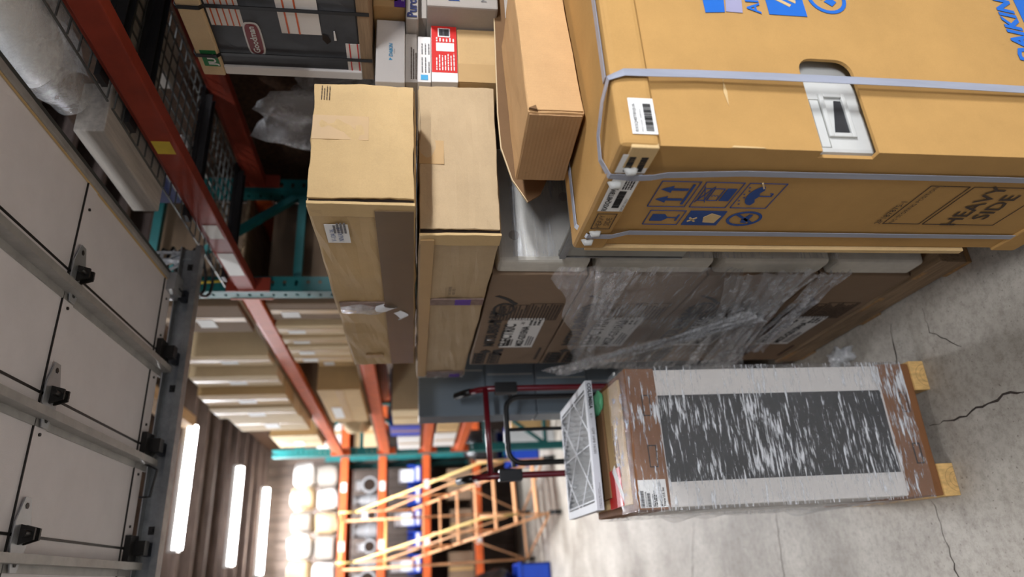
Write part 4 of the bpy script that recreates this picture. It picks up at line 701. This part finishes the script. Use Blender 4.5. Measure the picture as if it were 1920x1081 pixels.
# ------------------------------------------------------------------ rolling ladder
LD = thing('rolling_ladder', 'orange rolling warehouse ladder with yellow handrails before the back rack', 'ladder', (0, 0, 0))
a0, a1 = Vector((1.2, 7.4, .12)), Vector((.87, 8.9, 1.55)); off = Vector((-.586, -.128, 0)); hd = (a1-a0); 
def T(pts, r, n, m): return MB().tube(pts, r, 8).build(n, m, LD, smooth=True)
for k in (0, 1):
    o = off*k; T([a0+o, a1+o], .015, 'stringer', 'ladder_orange'); T([a0+o+Vector((0, 0, .35)), a0+o+Vector((-.02, .08, .72)), a1+o+Vector((0, 0, .7))], .014, 'handrail', 'ladder_yellow'); T([a0+o+hd*.05+Vector((0, 0, .38)), a1+o+Vector((0, 0, .35))], .010, 'guard_rail', 'ladder_orange')
    for q in (.02, .35, .68, 1.): T([a0+o+hd*q, a0+o+hd*q+Vector((0, 0, .72))], .011, 'rail_post', 'ladder_orange')
    e = a1+o+Vector((-.07, .36, 0)); T([(e.x, e.y, .1), (e.x, e.y, 2.45)], .015, 'rear_post', 'ladder_orange'); T([a1+o, e], .015, 'platform_rail', 'ladder_orange'); T([a1+o+Vector((0, 0, .7)), a1+o+Vector((0, 0, .9)), (e.x, e.y, 2.45)], .014, 'handrail', 'ladder_yellow')
    T([a0+o, (e.x, e.y, .1)], .014, 'base_rail', 'ladder_orange'); T([(e.x, e.y, .12), a0+o+hd*.55], .011, 'cross_brace', 'ladder_orange')
    for p in (a0+o, Vector((e.x, e.y, .1))):
        c = MB().box(p.x-.02, p.x+.02, p.y-.02, p.y+.02, .05, .13).build('caster', 'steel_dark', LD); MB().cyl((p.x-.018, p.y, .05), (p.x+.018, p.y, .05), .05, 16).build('caster_wheel', 'rubber', c)
e = a1+Vector((-.07, .36, 0))
for z in (.1, 1.9, 2.45): T([(e.x, e.y, z), (e.x+off.x, e.y+off.y, z)], .016, 'cross_rail', 'ladder_yellow' if z > 1 else 'ladder_orange')
for i in range(7):
    p = a0+hd*((i+.6)/7.2); q = p+off; MB().bar(p, q, .14, .018).build('tread', 'ladder_orange', LD)
pm = MB(); pm.add([a1, a1+off, a1+off+Vector((-.07, .36, 0)), e], [(0, 1, 2, 3)]); pm.add([v+Vector((0, 0, .03)) for v in (a1, a1+off, a1+off+Vector((-.07, .36, 0)), e)], [(0, 1, 2, 3)]); pm.build('platform', 'ladder_orange', LD)
# things on the floor by the ladder
for i, (x, y) in enumerate(((-.35, 8.1), (1.3, 8.3))):
    t = thing('blue_crate', ('blue crate on the floor left of the ladder', 'blue crate on the floor right of the ladder')[i], 'crate', (x, y, 0)); 
    MB().box(0, .5, 0, .4, 0, .02).box(0, .5, 0, .02, 0, .38).box(0, .5, .38, .4, 0, .38).box(0, .02, 0, .4, 0, .38).box(.48, .5, 0, .4, 0, .38).build('shell', 'blue_bin', t, bevel=.004); MB().box(-.01, .51, -.012, .0, .34, .38).build('rim', 'blue_bin', t)
    bag('black_bag', ('full black plastic bag on top of the left blue crate', 'full black plastic bag on top of the right blue crate')[i], (x+.25, y+.2, .39), (.2, .16, .26), 'bag_black', .25)
bag('black_bag', 'black plastic bag slumped on the floor behind the ladder', (-.2, 9.2, 0), (.26, .2, .35), 'bag_black', .25); bag('grey_bag', 'pale grey plastic bag on the floor right of the ladder', (1.6, 7.95, 0), (.18, .16, .2), 'wrap_bag', .3)
for i in range(3): tag(MB().box(1.35+.2*i, 1.5+.2*i, 7.3+.2*i, 7.4+.2*i, 0, .55-.1*i).build('floor_carton', ('white_plastic', 'card_tan', 'black')[i], bevel=.01), ('white upright box on the floor beside the far rack', 'tan upright box on the floor beside the far rack', 'black upright box on the floor beside the far rack')[i], 'box')
# ------------------------------------------------------------------ tube lights
def tube_light(label, c, L, power, ang=0.):
    t = thing('tube_light', label, 'light', c, ang, 'ceiling tube lights'); MB().box(-L/2, L/2, -.05, .05, .02, .06).build('housing', 'white_plastic', t, bevel=.004)
    MB().cyl((-L/2+.02, 0, -.005), (L/2-.02, 0, -.005), .046, 16).build('diffuser', 'tube_glow', t)
    for x in (-L/2, L/2-.02): MB().box(x, x+.02, -.05, .05, -.02, .02).build('end_cap', 'white_plastic', t)
    for x in (-L*.4, L*.4): MB().cyl((x, 0, .06), (x, 0, 3.73-c[2]), .003, 6).build('hanger', 'wire', t)
    l = area('lamp', (0, 0, -.07), (0, 0, -1), (L, .08), power); l.parent = t
    return t
tube_light('nearest of the glowing tube lights over the aisle', (.94, 6.58, 3.6), 1.12, FAR_W); tube_light('second glowing tube light over the aisle', (.86, 8.5, 3.6), 1.12, FAR_W); tube_light('farthest glowing tube light over the aisle', (.8, 10.1, 3.6), 1.15, FAR_W)
def work_lamp(label, c, target, power, size):
    t = thing('flood_light', label, 'light', c); l = area('lamp', (0, 0, 0), Vector(target)-Vector(c), size, power); l.parent = t
    d = (Vector(target)-Vector(c)).normalized(); q = d.to_track_quat('-Z', 'Y').to_matrix().to_4x4(); hw, hh = size[0]/2+.03, size[1]/2+.03
    mb = MB().box(-hw, hw, -hh, hh, .004, .08); mb.v = [tuple(q @ Vector(v)) for v in mb.v]; mb.build('housing', 'white_plastic', t)
    MB().cyl(Vector((0, 0, 0))-d*.08, (0, 0, 3.73-c[2]), .015, 8).build('hanger', 'wire', t)
work_lamp('bright lamp behind the camera at the right', KEY_POS, (.8, 1.2, 1.1), KEY_W, (.9, .25))
tube_light('added unseen fill light behind the camera', (.15, -2.7, 2.95), 1.2, FILL_W)  # unseen fill, added to brighten the wrapped carton and the floor
for y, l, k in ((1.0, 'added unseen lamp above the open door, over the left side', 1.), (6.3, 'added unseen lamp on the left of the aisle beyond the door', .25), (8.7, 'added unseen lamp on the left of the aisle near the back', .7)): tube_light(l, (-1.6, y, 3.5), 1.2, SIDE_W*k)  # unseen lamps added to brighten left-facing goods and the top shelf
